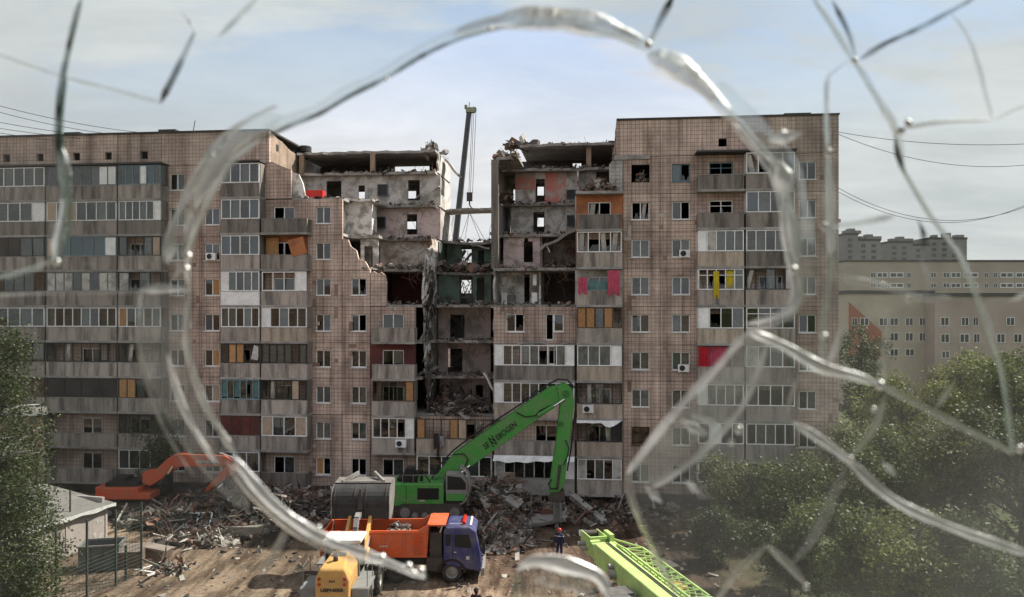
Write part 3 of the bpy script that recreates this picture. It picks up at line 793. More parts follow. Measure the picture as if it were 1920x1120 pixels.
for k in range(5, 9): wall(SP, s1080 + .1, s1168 - .02, FL[k] + E, FL[k + 1] - .22, 6.2, 6.34, DARKR)
bh = {8: [(s925 + .3, s925 + 1.6, FL[8] + .3, FL[8] + 2.1)], 7: [(s925 + .3, s925 + 1.7, FL[7] + 1.4, FL[7] + 2.4)]}
for k in range(2, 10):
    z1 = 27.93 if k == 9 else FL[k + 1] - .22
    hs = bh.get(k, []) + [(S(1008, 11.7), S(1020, 11.7), FL[k] + 1.5, FL[k] + 2.3)]
    if k == 9: hs = [(S(1074, 11.7), S(1090, 11.7), 27.3, 27.7)]
    wall('back_wall', s925 + .1, s1168 - .1, FL[k] + E, z1, 11.5, 11.69, CONCD if k == 9 else PLAST, bld, hs)
    hs = [(S(764, 11.7), S(781, 11.7), FL[k] + 1.4, FL[k] + 2.1), (S(672, 11.7), S(690, 11.7), FL[k] + .7, FL[k] + 2.1)]
    if k == 9: hs = [(S(741, 11.7), S(806, 11.7), 27.25, 27.72), (S(820, 11.7), S(829, 11.7), 27.2, 27.72)]
    wall('back_wall', s505 + .02, s790 - .1, FL[k] + E, 27.76 if k == 9 else z1, 11.5, 11.69, CONCD if k == 9 else PLAST, bld, hs)
# attic posts
for px, z1 in ((699, 27.76), (566, 27.76), (1104, 27.93), (1152, 27.93)):
    a = S(px, 5.6); ubox('post', BRICK, a - .2, a + .2, 5.5, 5.9, FL[9] + E, z1, bld)
ubox('post', PARAD, s925 - .2, s925 + .35, .25, .6, FL[6] + .01, FL[9] - .1, bld)
# roof vent
s, z = fac(572, 290, 7)
MB().tube([(s, 7, 27.7), (s, 7, 28.3)], .3, 12).tube([(s, 7, 28.3), (s, 7, 28.32), (s, 7, 28.75), (s, 7, 28.8)], [.3, .55, .55, .5], 14).build('roof_vent', DARKM, bld)
# kitchen things in the opened flat
for px0, px1, py0, py1, m, y in ((940, 951, 549, 571, PVC, 2.6), (952, 966, 553, 571, GREYM, 2.6), (941, 951, 520, 535, PVC, 2.9), (997, 1007, 549, 571, PVC, 1.6), (999, 1006, 515, 535, PVC, 1.7)):
    a, zt = fac(px0, py0, y); b_, zb = fac(px1, py1, y)
    q = MB().box(a, b_, y, y + .5, max(zb, FL[5] + .01) if py1 > 560 else zb, zt); q.box(a + .04, b_ - .04, y - .015, y, zb + .12, zt - .05, 0)
    q.build('kitchen_unit', m, bld)

# ------------------------------------------------------------------ rubble left lying in the building
RUBM = [mat('rubble_concrete', (.25, .225, .19), .95, (.12, .108, .095), 1.5), mat('rubble_brick', (.25, .14, .10), .95, (.14, .09, .07), 2), mat('rubble_pale', (.42, .39, .35), .95, (.26, .24, .215), 2), mat('charred_wood', (.055, .045, .04), .9, (.03, .027, .025), 2), CONCD, mat('rubble_dust', (.15, .115, .088), .95, (.075, .06, .05), 1)]
WTS = [.3, .12, .12, .16, .12, .18]
def rubble(name, label, spots, parent_like=bld, rn=None, mats=None, wts=None):
    """spots: (x, y, z, rx, ry, h, n, size) in the frame of the building"""
    rn = rn or random.Random(len(label)); b = MB(); mats = mats or RUBM; wts = wts or WTS
    ids = list(range(len(mats)))
    for x, y, z, rx, ry, h, n, sz in spots:
        for _ in range(n):
            t, r = rn.uniform(0, 6.28), math.sqrt(rn.random())
            cx, cy = x + math.cos(t) * r * rx, y + math.sin(t) * r * ry
            cz = z + h * (1 - r * r) * rn.uniform(.55, 1.0)
            g = sz * rn.choice((.35, .5, .6, .8, 1.0, 1.5))
            kind = rn.random(); mi = rn.choices(ids, wts)[0]
            if kind < .62: d = (g, g * rn.uniform(.5, .9), g * rn.uniform(.25, .6))
            elif kind < .87: d = (g * rn.uniform(1.6, 3.2), g * .28, g * .16)
            else: d = (g * 1.7, g * 1.3, g * .12)
            b.chunk((cx, cy, cz), d, mi, rn)
            if rn.random() < .09:
                p = Vector((cx, cy, cz)); dd = Vector((rn.uniform(-1, 1), rn.uniform(-1, 1), rn.uniform(-.6, 1.2))) * sz * 2.6
                b.tube([p, p + dd * .5 + Vector((0, 0, sz * .4)), p + dd], .018, 4, mi=len(mats), cap=False)
    o = b.build(name, mats + [RUST])
    if parent_like: o.location = parent_like.location; o.rotation_euler = parent_like.rotation_euler
    return tag(o, label, 'rubble', kind='stuff')
mid = (s790 + s925) / 2
rubble('rubble', 'heap of wreckage filling the open flat in the gap', [(mid, 2.2, FL[2] - .05, 2.6, 2.0, 1.25, 620, .42), (mid, 1.0, FL[2] - .1, 2.6, .9, .6, 260, .35), (mid - 1.5, 3.5, FL[2], 1.2, 1.5, 1.8, 140, .4)], wts=[.2, .08, .08, .3, .2, .14])
edge = []
def along(a, b_, y, z, n, h=.25, sz=.22, ry=.35):
    m = max(1, int((b_ - a) / .8))
    for i in range(m): edge.append((a + (b_ - a) * (i + .5) / m, y, z - .05, .5, ry, h, max(1, n // m), sz))
along(S(545), s640, .5, FL[8], 30, .15, .2); along(s640, s694, 2.9, FL[8], 24); along(s694, s790, 5.6, FL[8], 60); along(s694, s790, 5.5, FL[7], 60)
along(s640, s694, 3.0, FL[7], 40, .4); along(s694, s790, 1.1, FL[6], 110, .45, .28, .5); along(S(505), s790, 5.6, FL[9], 90, .25)
along(s790, s925, 2.0, FL[3], 70, .35); along(s790, s925, 2.0, FL[4], 60, .25); along(s790, s925, 2.0, FL[5], 70, .35); along(s790, s925, 5.8, FL[6], 150, .8, .35, .8); along(s790 + .5, s925, 8.6, FL[7], 50, .25)
along(s925, s1080, 3.2, FL[7], 80, .35); along(s925, s1080, 5.6, FL[8], 70, .25); along(s925, s1168, 5.3, FL[9], 100, .3); along(s925, s1080, .6, FL[6], 90, .3); along(s925, s1080, .5, FL[5], 70, .25)
along(S(1030, 3), s1080, 2.0, FL[6], 60, .7, .3, .8); along(s925 + .2, S(962, 4), 4, FL[8], 60, .9, .35, 1.2); along(s925, s925 + 1.8, 2, FL[9] + .15, 90, .7, .35, 1.6)
along(s925 + 1.5, s1168, 5.3, 28.15, 50, .12, .2); along(s790 - 1.6, s790 - .1, 7.5, 27.98, 110, .75, .4, 1.4); along(s925 + .2, s925 + 2.3, 6, 28.15, 70, .45, .35, .8)
along(s640, s694, .2, FL[6], 30, .3); along(S(1184), S(1218), .35, FL[8] + .72, 60, .8, .22, .2); along(s694, s790, .9, FL[5], 40, .4, .3)
rubble('rubble', 'broken concrete littering the torn edges of the floors', edge)
rubble('rubble', 'red brick and plaster debris on the top right open balcony', [((s1080 + s1168) / 2, .2, FL[8], 1.3, 1.1, 1.0, 260, .3)], wts=[.15, .4, .3, .05, .02, .08])
# hanging bars and cables
q = MB(); rn = random.Random(5)
for (a, b_, y, z) in ((s694, s790, 5.3, FL[8]), (s694, s790, 5.2, FL[7]), (s640, s790, .6, FL[6]), (s790, s925, 1.7, FL[5]), (s790, s925, 1.7, FL[4]), (s790, s925, 1.7, FL[3]), (s790, s925, 5.2, FL[6]), (s925, s1080, 2.8, FL[7]), (s925, s1080, 5.2, FL[8]), (s925, s1080, .3, FL[6]), (s925, s1080, .3, FL[5])):
    for _ in range(9):
        x = rn.uniform(a, b_); p = Vector((x, y, z - .1)); L = rn.uniform(.4, 1.5)
        q.tube([p, p + Vector((rn.uniform(-.3, .3), -.35, -.1)), p + Vector((rn.uniform(-.6, .6), -.5, -L * .6)), p + Vector((rn.uniform(-.8, .8), -.35, -L))], .016, 4, cap=False)
for _ in range(26):
    z = rn.uniform(FL[2], FL[6]); p = Vector((s790 + .1, rn.uniform(.6, 3), z)); q.tube([p, p + Vector((.3, -.3, -.4)), p + Vector((.35, -.4, -rn.uniform(.8, 2.2)))], .022, 4, cap=False)
tag(q.build('bent_reinforcement_bars', RUST, bld), kind='stuff')
# torn strips on the left flank of the gap
q = MB()
for _ in range(70):
    z = rn.uniform(FL[2] + .3, FL[6] + 1.5); y = rn.uniform(.6, 3.5); L = rn.uniform(.5, 1.6)
    M = Matrix.Rotation(rn.gauss(0, .25), 3, 'Y') @ Matrix.Rotation(rn.uniform(-.6, .6), 3, 'Z')
    q.obox((s790 + rn.uniform(.1, .45), y, z), (.06, rn.uniform(.2, .7), L), M, rn.choice((0, 1, 1, 2)), .3, rn)
tag(q.build('torn_wall_layers', [WHITEP, CONCD, PLAST], bld), kind='stuff')
# plates of floor and wall hanging where they broke
def plate(p0, p1, yo, th, dep, m, ry=0.0, name='hanging_slab'):
    a, za = fac(*p0, yo); c, zc = fac(*p1, yo); v = Vector((c - a, 0, zc - za)); L_ = v.length; n = max(3, int(L_ / .35)); q = MB(); rn2 = random.Random(int(p0[0] * 7 + p0[1]))
    up = Vector((-v.z, 0, v.x)).normalized() * th
    for i in range(n + 1):
        p = Vector((a, yo, za)) + v * (i / n) + Vector((0, 0, .12 * math.sin(i * 1.3) * rn2.uniform(.3, 1)))
        f, g = rn2.uniform(-.25, .25), rn2.uniform(-.3, .3)
        q.v += [tuple(p + Vector((0, f, 0))), tuple(p + up + Vector((0, f, 0))), tuple(p + up + Vector((0, dep + g, ry))), tuple(p + Vector((0, dep + g, ry)))]
    for i in range(n):
        o = i * 4; q.f += [(o + j, o + (j + 1) % 4, o + 4 + (j + 1) % 4, o + 4 + j) for j in range(4)]
    q.f += [(0, 1, 2, 3), (n * 4 + 3, n * 4 + 2, n * 4 + 1, n * 4)]; q.m = [0] * len(q.f)
    return q.build(name, m, bld)
plate((1014, 470), (1080, 432), 1.6, .2, 1.6, CONC); plate((1020, 458), (1030, 472), 2.0, .08, .3, PVC); plate((846, 500), (872, 470), 9.5, .12, .9, WHITEP); plate((868, 498), (884, 474), 8.8, .1, .7, PLAST)
plate((696, 584), (738, 575), .2, .16, 1.0, CONC); plate((732, 575), (742, 590), .1, .1, .8, CONC); plate((785, 705), (818, 690), 1.2, .18, 1.4, CONC); plate((905, 700), (925, 735), 1.0, .14, .8, WHITEP); plate((790, 640), (806, 612), 1.0, .15, .9, PLAST)
plate((926, 652), (1000, 645), -.3, .14, .8, CONC); plate((1000, 645), (1078, 650), -.35, .12, .8, CONC); plate((928, 322), (962, 305), 3.0, .3, 1.6, CONC); plate((832, 300), (858, 330), 8.0, .2, 1.5, PLAST); plate((779, 372), (824, 352), 5.5, .1, .3, PLAST); plate((884, 462), (918, 466), 8.0, .14, .8, CONC)
plate((640, 376), (700, 378), 2.0, .16, 1.0, WHITEP); plate((920, 574), (934, 590), .4, .16, .6, BRICK); plate((918, 440), (934, 446), 1.0, .2, .8, CONC)
q = MB(); rn = random.Random(3)   # twisted lattice in the opening through to daylight
for px0, px1, yo, k in ((862, 888, 7.5, 5), (858, 892, 10.5, 6)):
    for _ in range(16):
        a, c = S(rn.uniform(px0, px1), yo), S(rn.uniform(px0, px1), yo); z0_, z1_ = FL[k] + rn.uniform(.2, 2.2), FL[k] + rn.uniform(.2, 2.4)
        q.tube([(a, yo, z0_), ((a + c) / 2 + rn.uniform(-.2, .2), yo - .2, (z0_ + z1_) / 2 + rn.uniform(-.2, .2)), (c, yo, z1_)], .035, 4, cap=False)
tag(q.build('twisted_frames', PLAST, bld), kind='stuff')
# torn cables strung through the opening
q = MB(); rn = random.Random(15)
for _ in range(46):
    x0, y0 = rn.uniform(700, 1075), rn.choice((388, 446, 508, 575, 639, 705)) + rn.uniform(0, 12)
    if x0 < 780 and y0 > 520: continue
    L_ = rn.uniform(20, 70); dx = rn.uniform(-28, 28); yo = rn.uniform(.4, 1.6) if y0 > 470 else rn.uniform(3.5, 5.0)
    pts = []
    for t in range(6):
        u = t / 5; s_, z_ = fac(x0 + dx * u, y0 + L_ * (u if rn.random() < .9 else u * .8), yo); pts.append((s_ + .12 * math.sin(u * 7 + x0), yo - .2 * u, z_))
    q.tube(pts, .018, 4, cap=False)
tag(q.build('torn_cables', DARKM, bld), kind='stuff')
# odd replaced tiles and repair patches on the facade
rn = random.Random(23); PT = [mat('patch_dark', (.27, .18, .14), .85, (.2, .13, .1), 2), mat('patch_pale', (.5, .45, .4), .85, (.4, .35, .3), 2), mat('patch_brown', (.33, .22, .17), .85, (.25, .165, .125), 2)]
for i in range(64):
    px = rn.choice((rn.uniform(578, 590), rn.uniform(624, 655), rn.uniform(1170, 1181), rn.uniform(1222, 1256), rn.uniform(1297, 1304), rn.uniform(350, 376), rn.uniform(1534, 1568)))
    s_ = S(px); s_ = round(s_ / .29) * .29; z_ = round(rn.uniform(1.2, 26 if px > 1000 or px < 500 else 17.0) / .29) * .29; k = rn.choice((1, 1, 1, 2)); h_ = rn.choice((1, 1, 2, 3)) if k == 1 else 1
    ubox('tile_patch', rn.choice(PT), s_ + .012, s_ + .29 * k - .012, -.012 - .0003 * i, .02, z_ + .012, z_ + .29 * h_ - .012, bld)
# blocks on the broken roof
def boulder(name, label, px, py, yo, r, m, seed, sc3=(1, 1, 1)):
    s, z = fac(px, py, yo); bm = bmesh.new(); bmesh.ops.create_icosphere(bm, subdivisions=2, radius=r)
    for v in bm.verts:
        v.co *= 1 + .6 * mnoise.noise(v.co * 1.6 / r + Vector((seed, 0, 0))); v.co = Vector((v.co.x * sc3[0], v.co.y * sc3[1], v.co.z * sc3[2]))
    for _ in range(6):
        d = Vector((RN.uniform(-1, 1), RN.uniform(-1, 1), RN.uniform(-1, 1))).normalized()
        bmesh.ops.bisect_plane(bm, geom=bm.verts[:] + bm.edges[:] + bm.faces[:], plane_co=d * r * .6, plane_no=d, clear_outer=True)
        bmesh.ops.holes_fill(bm, edges=[e for e in bm.edges if e.is_boundary])
    me = bpy.data.meshes.new(name); bm.to_mesh(me); bm.free(); me.materials.append(m)
    o = link(name, me); o.location = bld.matrix_world @ Vector((s, yo, z)) if False else Vector((0, D0, 0)) + Vector((s * ca + yo * sa, -s * sa + yo * ca, z))
    return tag(o, label, 'rubble')
boulder('concrete_block', 'dark angular block on the broken roof edge left of the crane boom', 811, 274, 7.5, .46, CONCD, 1)
boulder('concrete_block', 'rough grey lump beside the dark block left of the crane boom', 834, 285, 7.2, .36, CONC, 2, (1.1, 1, .8))
boulder('concrete_block', 'upright pale lump standing on the right-hand broken roof', 980, 264, 6.0, .5, PLAST, 3, (.75, .8, 1.15))
boulder('concrete_block', 'dark square block on the right-hand broken roof next to a pale lump', 1004, 268, 6.0, .44, CONCD, 4, (1.05, 1, .75))
# red furniture left on the eighth floor edge
a, zt = fac(559, 357, 1.2); b_, zb = fac(605, 374, 1.2)
rr = empty('red_cabinet', Vector((0, D0, 0)) + Vector(((a + b_) / 2 * ca + 1.2 * sa, -(a + b_) / 2 * sa + 1.2 * ca, FL[8])), 'bright red cabinet left on the open top floor', 'cabinet', rz=-AROT)
REDP = mat('red_paint', (.5, .03, .02), .5, (.4, .025, .02), 2)
w = (b_ - a) / 2
MB().box(-w, w, -.05, 0, 0, .72).box(-w, w, .65, .7, 0, .72).box(-w, -w + .05, 0, .65, 0, .72).box(w - .05, w, 0, .65, 0, .72).build('side_boards', REDP, rr)
MB().box(-w + .05, w - .05, 0, .65, .02, .08).build('base_board', REDP, rr)
for x in (-w - .02, w - .04): ubox('post', REDP, x, x + .06, -.08, -.052, 0, .78, rr)
# ------------------------------------------------------------------ rubble on the ground
def heap(name, label, spots, seed=1, mats=None, wts=None):
    rn = random.Random(seed); b = MB(); mats = mats or RUBM; wts = wts or WTS; ids = list(range(len(mats)))
    for x, y, rx, ry, h, n, sz in spots:
        # mound of dust and earth under the pieces
        N, K = 22, 7
        base = len(b.v); b.v.append((x, y, gz(x, y) + h * .95))
        for j in range(1, K + 1):
            for i in range(N):
                t = 6.283 * i / N; r = j / K * (1 + .18 * mnoise.noise((math.cos(t) * 1.5 + x, math.sin(t) * 1.5, seed)))
                px, py = x + math.cos(t) * rx * r, y + math.sin(t) * ry * r
                e = max(0, 1 - (j / K) ** 2)
                b.v.append((px, py, (gz(px, py) + h * e * (.85 + .35 * mnoise.noise((px * .9, py * .9, seed)))) if j < K else gz(px, py) - .15))
        for i in range(N): b.f.append((base, base + 1 + i, base + 1 + (i + 1) % N)); b.m.append(5)
        for j in range(K - 1):
            for i in range(N):
                a, c = base + 1 + j * N + i, base + 1 + j * N + (i + 1) % N
                b.f.append((a, a + N, c + N, c)); b.m.append(5)
        for _ in range(int(n * 1.9)):
            t, r = rn.uniform(0, 6.28), rn.random() ** .55 * 1.08
            cx, cy = x + math.cos(t) * r * rx, y + math.sin(t) * r * ry
            cz = gz(cx, cy) + h * max(0, 1 - r * r) * rn.uniform(.9, 1.12) + rn.uniform(0, .06)
            g = sz * rn.choice((.15, .2, .25, .3, .4, .5, .6, .8, 1.2)); kind = rn.random(); mi = rn.choices(ids, wts)[0]
            if kind < .6: d = (g, g * rn.uniform(.5, .9), g * rn.uniform(.3, .7))
            elif kind < .9: d = (g * rn.uniform(1.8, 3.6), g * .24, g * .14)
            else: d = (g * 1.9, g * 1.4, g * .13)
            u = rn.random()
            if u < .0035: d = (rn.uniform(.9, 2.0), rn.uniform(.6, 1.0), rn.uniform(.14, .22)); mi = 0 if u < .0025 else 5
            elif u < .03: d = (rn.uniform(1.2, 3.2), rn.uniform(.08, .16), rn.uniform(.05, .12)); mi = rn.choice((2, 3, 3, 1, 0))
            b.chunk((cx, cy, cz), d, mi, rn)
            if rn.random() < .05:
                p = Vector((cx, cy, cz)); dd = Vector((rn.uniform(-1, 1), rn.uniform(-1, 1), rn.uniform(.1, 1))) * 1.1
                b.tube([p, p + dd * .5 + Vector((0, 0, .25)), p + dd], .02, 4, mi=len(mats), cap=False)
    return tag(b.build(name, mats + [RUST]), label, 'rubble', kind='stuff')
DK = [.16, .07, .06, .3, .27, .14]
heap('rubble_heap', 'dark heap of burnt wreckage in front of the left wing', [(-19.5, 57.5, 5.5, 3.2, 1.7, 1500, .5), (-15.5, 55.5, 5.0, 3.0, 1.3, 1100, .45), (-23.5, 55, 3.5, 2.2, .7, 420, .4)], 3, wts=DK)
heap('rubble_heap', 'pale jumbled rubble mound right of the blue truck cab', [(-1.2, 56.0, 3.0, 3.0, 2.35, 1500, .5), (-.9, 51.0, 2.0, 3.4, 1.1, 800, .42), (1.9, 56.6, 2.4, 1.8, .8, 330, .42)], 4, wts=[.3, .1, .18, .14, .1, .18])
heap('rubble_heap', 'low spread of debris under the right part of the block', [(5.5, 56.6, 3.4, 2.2, .4, 330, .36), (9.3, 56.8, 3.0, 1.9, .35, 220, .36)], 5, wts=[.25, .08, .08, .17, .2, .22])
heap('rubble_heap', 'dark rubble bank behind the raised loader bucket', [(-11.8, 57.6, 4.2, 2.2, 1.5, 900, .5), (-5.5, 56.8, 4.5, 2.6, .5, 600, .45)], 6, wts=DK)
heap('rubble_heap', 'trampled rubble platform under the green demolition machine', [(-5.2, 53.0, 4.6, 2.7, 1.02, 700, .4)], 16, wts=DK)
heap('debris_pile', 'small pile of pale splintered boards on the dirt near the fence', [(-19.8, 49.8, 2.6, 1.0, .5, 260, .38), (-18.2, 51.5, 2.2, .9, .35, 160, .35)], 7, wts=[.2, .12, .36, .12, .05, .15])
heap('debris_pile', 'white scraps and broken slats at the foot of the fence', [(-19.0, 44.6, 1.0, .8, .25, 90, .3)], 8, wts=[.15, .1, .55, .1, 0, .1])
# litter strewn over the yard
rn = random.Random(31); b = MB()
for _ in range(2600):
    x, y = rn.uniform(-24, 16), rn.uniform(34, 60)
    if rn.random() > .35 + .65 * max(0, (y - 38) / 20): continue
    g = rn.choice((.06, .08, .1, .12, .16, .24)) * rn.uniform(.7, 1.3)
    b.chunk((x, y, gz(x, y) + g * .15), (g * rn.uniform(1, 2.4), g * .8, g * .3), rn.choices(range(5), [.3, .12, .3, .16, .12])[0], rn)
tag(b.build('litter', RUBM[:5]), 'small scattered chips of debris over the bare dirt yard', 'debris', kind='stuff')
# larger pieces one can tell apart
def piece(name, label, cat, px, py, d, rot, m, lift=.1, z=None):
    g = G(px, py, z or 0); o = MB().obox((0, 0, 0), d, Matrix.Identity(3), 0, .08, random.Random(px)).build(name, m)
    o.location = (g.x, g.y, (z if z is not None else gz(g.x, g.y)) + lift); o.rotation_euler = [rad(a) for a in rot]
    bevel(o, .015, 1)
    return tag(o, label, cat)
piece('broken_slab', 'tilted grey concrete slab lying left of the breaker tool', 'slab', 1010, 985, (3.6, 1.2, .28), (8, -8, 8), CONC, .3)
piece('broken_slab', 'reddish broken slab leaning just left of the breaker tool', 'slab', 1034, 980, (1.3, .2, 1.0), (20, 4, -6), RUBM[1], .5)
piece('broken_beam', 'long grey beam slanting down the debris right of the breaker', 'beam', 1102, 968, (4.2, .5, .4), (0, 14, -62), CONC, .5)
piece('plank', 'thin pale plank on the dirt right of the breaker tool', 'plank', 1094, 976, (1.9, .1, .06), (0, 4, -52), RUBM[2], .1)
piece('crate', 'flat white plastic crate above the tip of the light green boom', 'crate', 1098, 1003, (.85, .55, .3), (0, 0, -8), PVC, .14)
piece('plank', 'long pale post lying below the white frame on the dirt', 'plank', 412, 1003, (3.2, .14, .1), (0, 3, -12), RUBM[2], .12)
piece('plank', 'white slat crossing another at the foot of the fence', 'plank', 287, 1068, (1.3, .12, .05), (0, -6, 52), PVC, .2)
piece('plank', 'white slat lying nearest the fence corner', 'plank', 272, 1080, (1.2, .12, .05), (0, 3, -14), PVC, .2)
piece('broken_slab', 'pale plate lying beside the blue truck front', 'slab', 915, 1037, (1.5, .9, .12), (8, -14, 20), RUBM[2], .2)
piece('broken_slab', 'grey broken slab high on the pale rubble mound', 'slab', 948, 938, (2.6, .9, .25), (14, 24, -30), CONC, .25, 1.6)
# white lattice frame thrown on the dirt
fr = empty('window_frame', G(372, 985), 'white four-light window frame thrown on the debris', 'window frame', rz=rad(8))
fr.rotation_euler = (rad(-62), 0, rad(10)); fr.location.z += .35
b = MB()
for z in (-.7, .62): b.box(-1.6, 1.6, -.04, .04, z, z + .1)
b.build('rails', PVC, fr)
for x in (-1.5, -.75, -.1, .1, .75, 1.4): ubox('upright', PVC, x, x + .09, -.03, .03, -.6, .62, fr)
for x in (-1.4, -.64, .2, .85): ubox('pane', PANE, x, x + .5, -.004, .004, -.58, .6, fr)

# ------------------------------------------------------------------ vehicles
def paint(name, c, r=.42, dirt=.5): return mat(name, c, r + .12, tuple(x * .55 + d * .45 for x, d in zip(c, (.2, .165, .13))), 1.5, .75, rnd=.03, coat=.05, bump=.08)
GRN = paint('green_paint', (.045, .26, .04)); ORG = paint('orange_paint', (.46, .065, .018)); LGRN = paint('lime_paint', (.38, .54, .17), .5, .7); YEL = paint('yellow_paint', (.64, .34, .09), .5, .7)
BLU = paint('blue_paint', (.026, .034, .13)); RORG = paint('red_orange_paint', (.6, .1, .025)); TYRE = mat('rubber', (.03, .028, .026), .9, (.06, .05, .04), 4, rnd=.05)
WPAINT = paint('white_paint', (.55, .55, .53), .45, .7); GPAINT = paint('grey_paint', (.22, .22, .22), .5); STEEL = mat('bare_steel', (.34, .33, .31), .5, (.2, .185, .17), 2, met=.4)
BLACK = mat('black_plastic', (.018, .018, .018), .5, (.012, .012, .012), 2); CHROME = mat('chrome', (.7, .7, .7), .12, (.6, .6, .6), 2, met=1.0)
CABG = glass_mat('cab_glass', (.16, .18, .18), .03, 1.6); BODYD = mat('chassis', (.045, .042, .04), .75, (.08, .065, .05), 2)
REDL = mat('red_lens', (.45, .02, .01), .25, (.35, .02, .01), 2); ORL = mat('amber_lens', (.6, .12, .02), .25, (.45, .1, .02), 2)
def pp(pts, Y): return [P(x, y, Y) for x, y in pts]
def rel(pts, o): return [Vector(p) - Vector(o) for p in pts]

def wheel(parent, x, y, z, r, w, side, rimm, name='wheel', lugs=20, axis='y'):
    """tyre with tread and a dished rim; axis of rotation along local x or y"""
    def v(a, rr, h): 
        c, s_ = math.cos(a) * rr, math.sin(a) * rr
        return (x + c, y + h, z + s_) if axis == 'y' else (x + h, y + c, z + s_)
    b = MB(); N = 28
    prof = [(r * .6, -w / 2), (r * .9, -w / 2), (r, -w * .36), (r, w * .36), (r * .9, w / 2), (r * .6, w / 2)]
    vs = [v(6.2832 * i / N, p, h) for i in range(N) for p, h in prof]
    m = len(prof)
    b.add(vs, [(i * m + j, i * m + (j + 1) % m, ((i + 1) % N) * m + (j + 1) % m, ((i + 1) % N) * m + j) for i in range(N) for j in range(m)])
    for i in range(lugs):
        a = 6.2832 * i / lugs
        for sgn in (-1, 1):
            q = [v(a + da + sgn * .05, rr, h * sgn) for rr in (r * .98, r * 1.035) for da, h in ((-.05, w * .02), (.05, w * .02), (.02, w * .47), (-.08, w * .47))]
            b.add(q, MB.BF)
    t = b.build(name, TYRE, parent)
    b = MB(); hs = side * w * .3
    ring = [(r * .62, side * w * .44), (r * .52, side * w * .4), (r * .44, side * w * .2), (r * .2, side * w * .22), (r * .16, side * w * .42), (.001, side * w * .42)]
    vs = [v(6.2832 * i / N, p, h) for i in range(N) for p, h in ring]; m = len(ring)
    b.add(vs, [(i * m + j, i * m + j + 1, ((i + 1) % N) * m + j + 1, ((i + 1) % N) * m + j) for i in range(N) for j in range(m - 1)])
    for i in range(8):
        a = 6.2832 * i / 8; p = Vector(v(a, r * .33, side * w * .22)); d = Vector(v(a, r * .33, side * w * .3)) - p
        b.tube([p, p + d], r * .045, 6)
    b.build('rim', rimm, t, False)
    return t
def track(parent, x0, x1, y0, y1, h):
    """crawler track: rounded belt with grousers and rollers"""
    r = h / 2; b = MB(); N = 10; prof = []
    for i in range(N + 1): a = -math.pi / 2 + math.pi * i / N; prof.append((x1 - r + r * math.cos(a), r + r * math.sin(a)))
    for i in range(N + 1): a = math.pi / 2 + math.pi * i / N; prof.append((x0 + r + r * math.cos(a), r + r * math.sin(a)))
    b.prism([(p, y0, z) for p, z in prof], (0, y1 - y0, 0))
    n = int((x1 - x0 - h) / .2)
    for i in range(n + 1):
        x = x0 + r + (x1 - x0 - h) * i / n
        for z in (-.02, h - .02): b.box(x - .03, x + .03, y0 - .03, y1 + .03, z, z + .05)
    for i in range(9):
        for cx, sg in ((x1 - r, 1), (x0 + r, -1)):
            a = -1.4 + 2.8 * i / 8; c, s_ = math.cos(a) * sg, math.sin(a)
            b.obox((cx + c * (r + .02), (y0 + y1) / 2, r + s_ * (r + .02)), (.06, y1 - y0 + .06, .07), Matrix.Rotation(-math.atan2(s_, c), 3, 'Y'))
    t = b.build('track', BODYD, parent)
    for i in range(6):
        x = x0 + r + (x1 - x0 - h) * i / 5
        MB().tube([(x, y0 - .06, r * (.62 if 0 < i < 5 else 1)), (x, y0 - .005, r * (.62 if 0 < i < 5 else 1))], r * (.4 if 0 < i < 5 else .62), 14).build('roller', GREYM, t)
    return t

# ---- dark green demolition machine with long boom
Y0 = 51.6; base = P(802, 975, Y0)
ge = empty('demolition_machine', base, 'green long-boom demolition machine holding a breaker over the rubble', 'excavator')
def L(px, py, Y=Y0): return P(px, py, Y) - base
tx0, tx1 = L(745, 0).x, L(868, 0).x
track(ge, tx0, tx1, -.2, .5, 1.05); track(ge, tx0, tx1, 2.2, 2.9, 1.05)
MB().box(tx0 + 1, tx1 - 1, .5, 2.2, .4, 1.15).build('undercarriage', BODYD, ge)
bz, bt = L(0, 949).z, L(0, 907).z
bx0, bx1 = L(735, 0).x, L(832, 0).x
MB().box(bx0 + .3, bx1 + 1.2, .1, 2.9, 1.15, bz - .004).build('turntable', BODYD, ge)
bevel(MB().box(bx0, bx1, -.1, 2.9, bz, bt).build('body', GRN, ge), .08)
b = MB()
a, c, d, e = L(783, 0).x, L(823, 0).x, L(0, 936).z, L(0, 915).z
b.box(a, c, -.125, -.1, d, e)
for i in range(9): z = d + (e - d) * (i + .5) / 9; b.box(a + .04, c - .04, -.15, -.125, z - .025, z + .02)
b.build('grille', BLACK, ge)
MB().box(L(787, 0).x, L(797, 0).x, -.16, -.152, L(0, 939.5).z, L(0, 937).z).build('badge', WPAINT, ge)
MB().box(L(762, 0).x - .02, L(762, 0).x + .01, -.108, -.1, bz + .1, bt - .1).build('door_seam', BLACK, ge)
b = MB(); b.box(L(752, 0).x, L(778, 0).x, .3, 2.2, bt, bt + .45); b.box(L(758, 0).x, L(774, 0).x, .5, 1.6, bt + .45, bt + .85); b.box(L(742, 0).x, L(752, 0).x, .6, 2.0, bt, bt + .2); b.tube([(L(788, 0).x, .8, bt), (L(788, 0).x, .8, bt + .7)], .09, 10); b.tube([(L(780, 0).x, .3, bt), (L(782, 0).x, .2, bt + .5), (L(798, 0).x, .2, bt + .45), (L(806, 0).x, .3, bt)], .05, 6)
b.build('engine_deck', BLACK, ge)
b = MB()
for x in (755, 775, 795, 815, 830): b.tube([(L(x, 0).x, -.05, bt - .02), (L(x, 0).x, -.05, bt + .55)], .025, 6)
b.tube([(L(755, 0).x, -.05, bt + .55), (L(830, 0).x, -.05, bt + .55)], .025, 6)
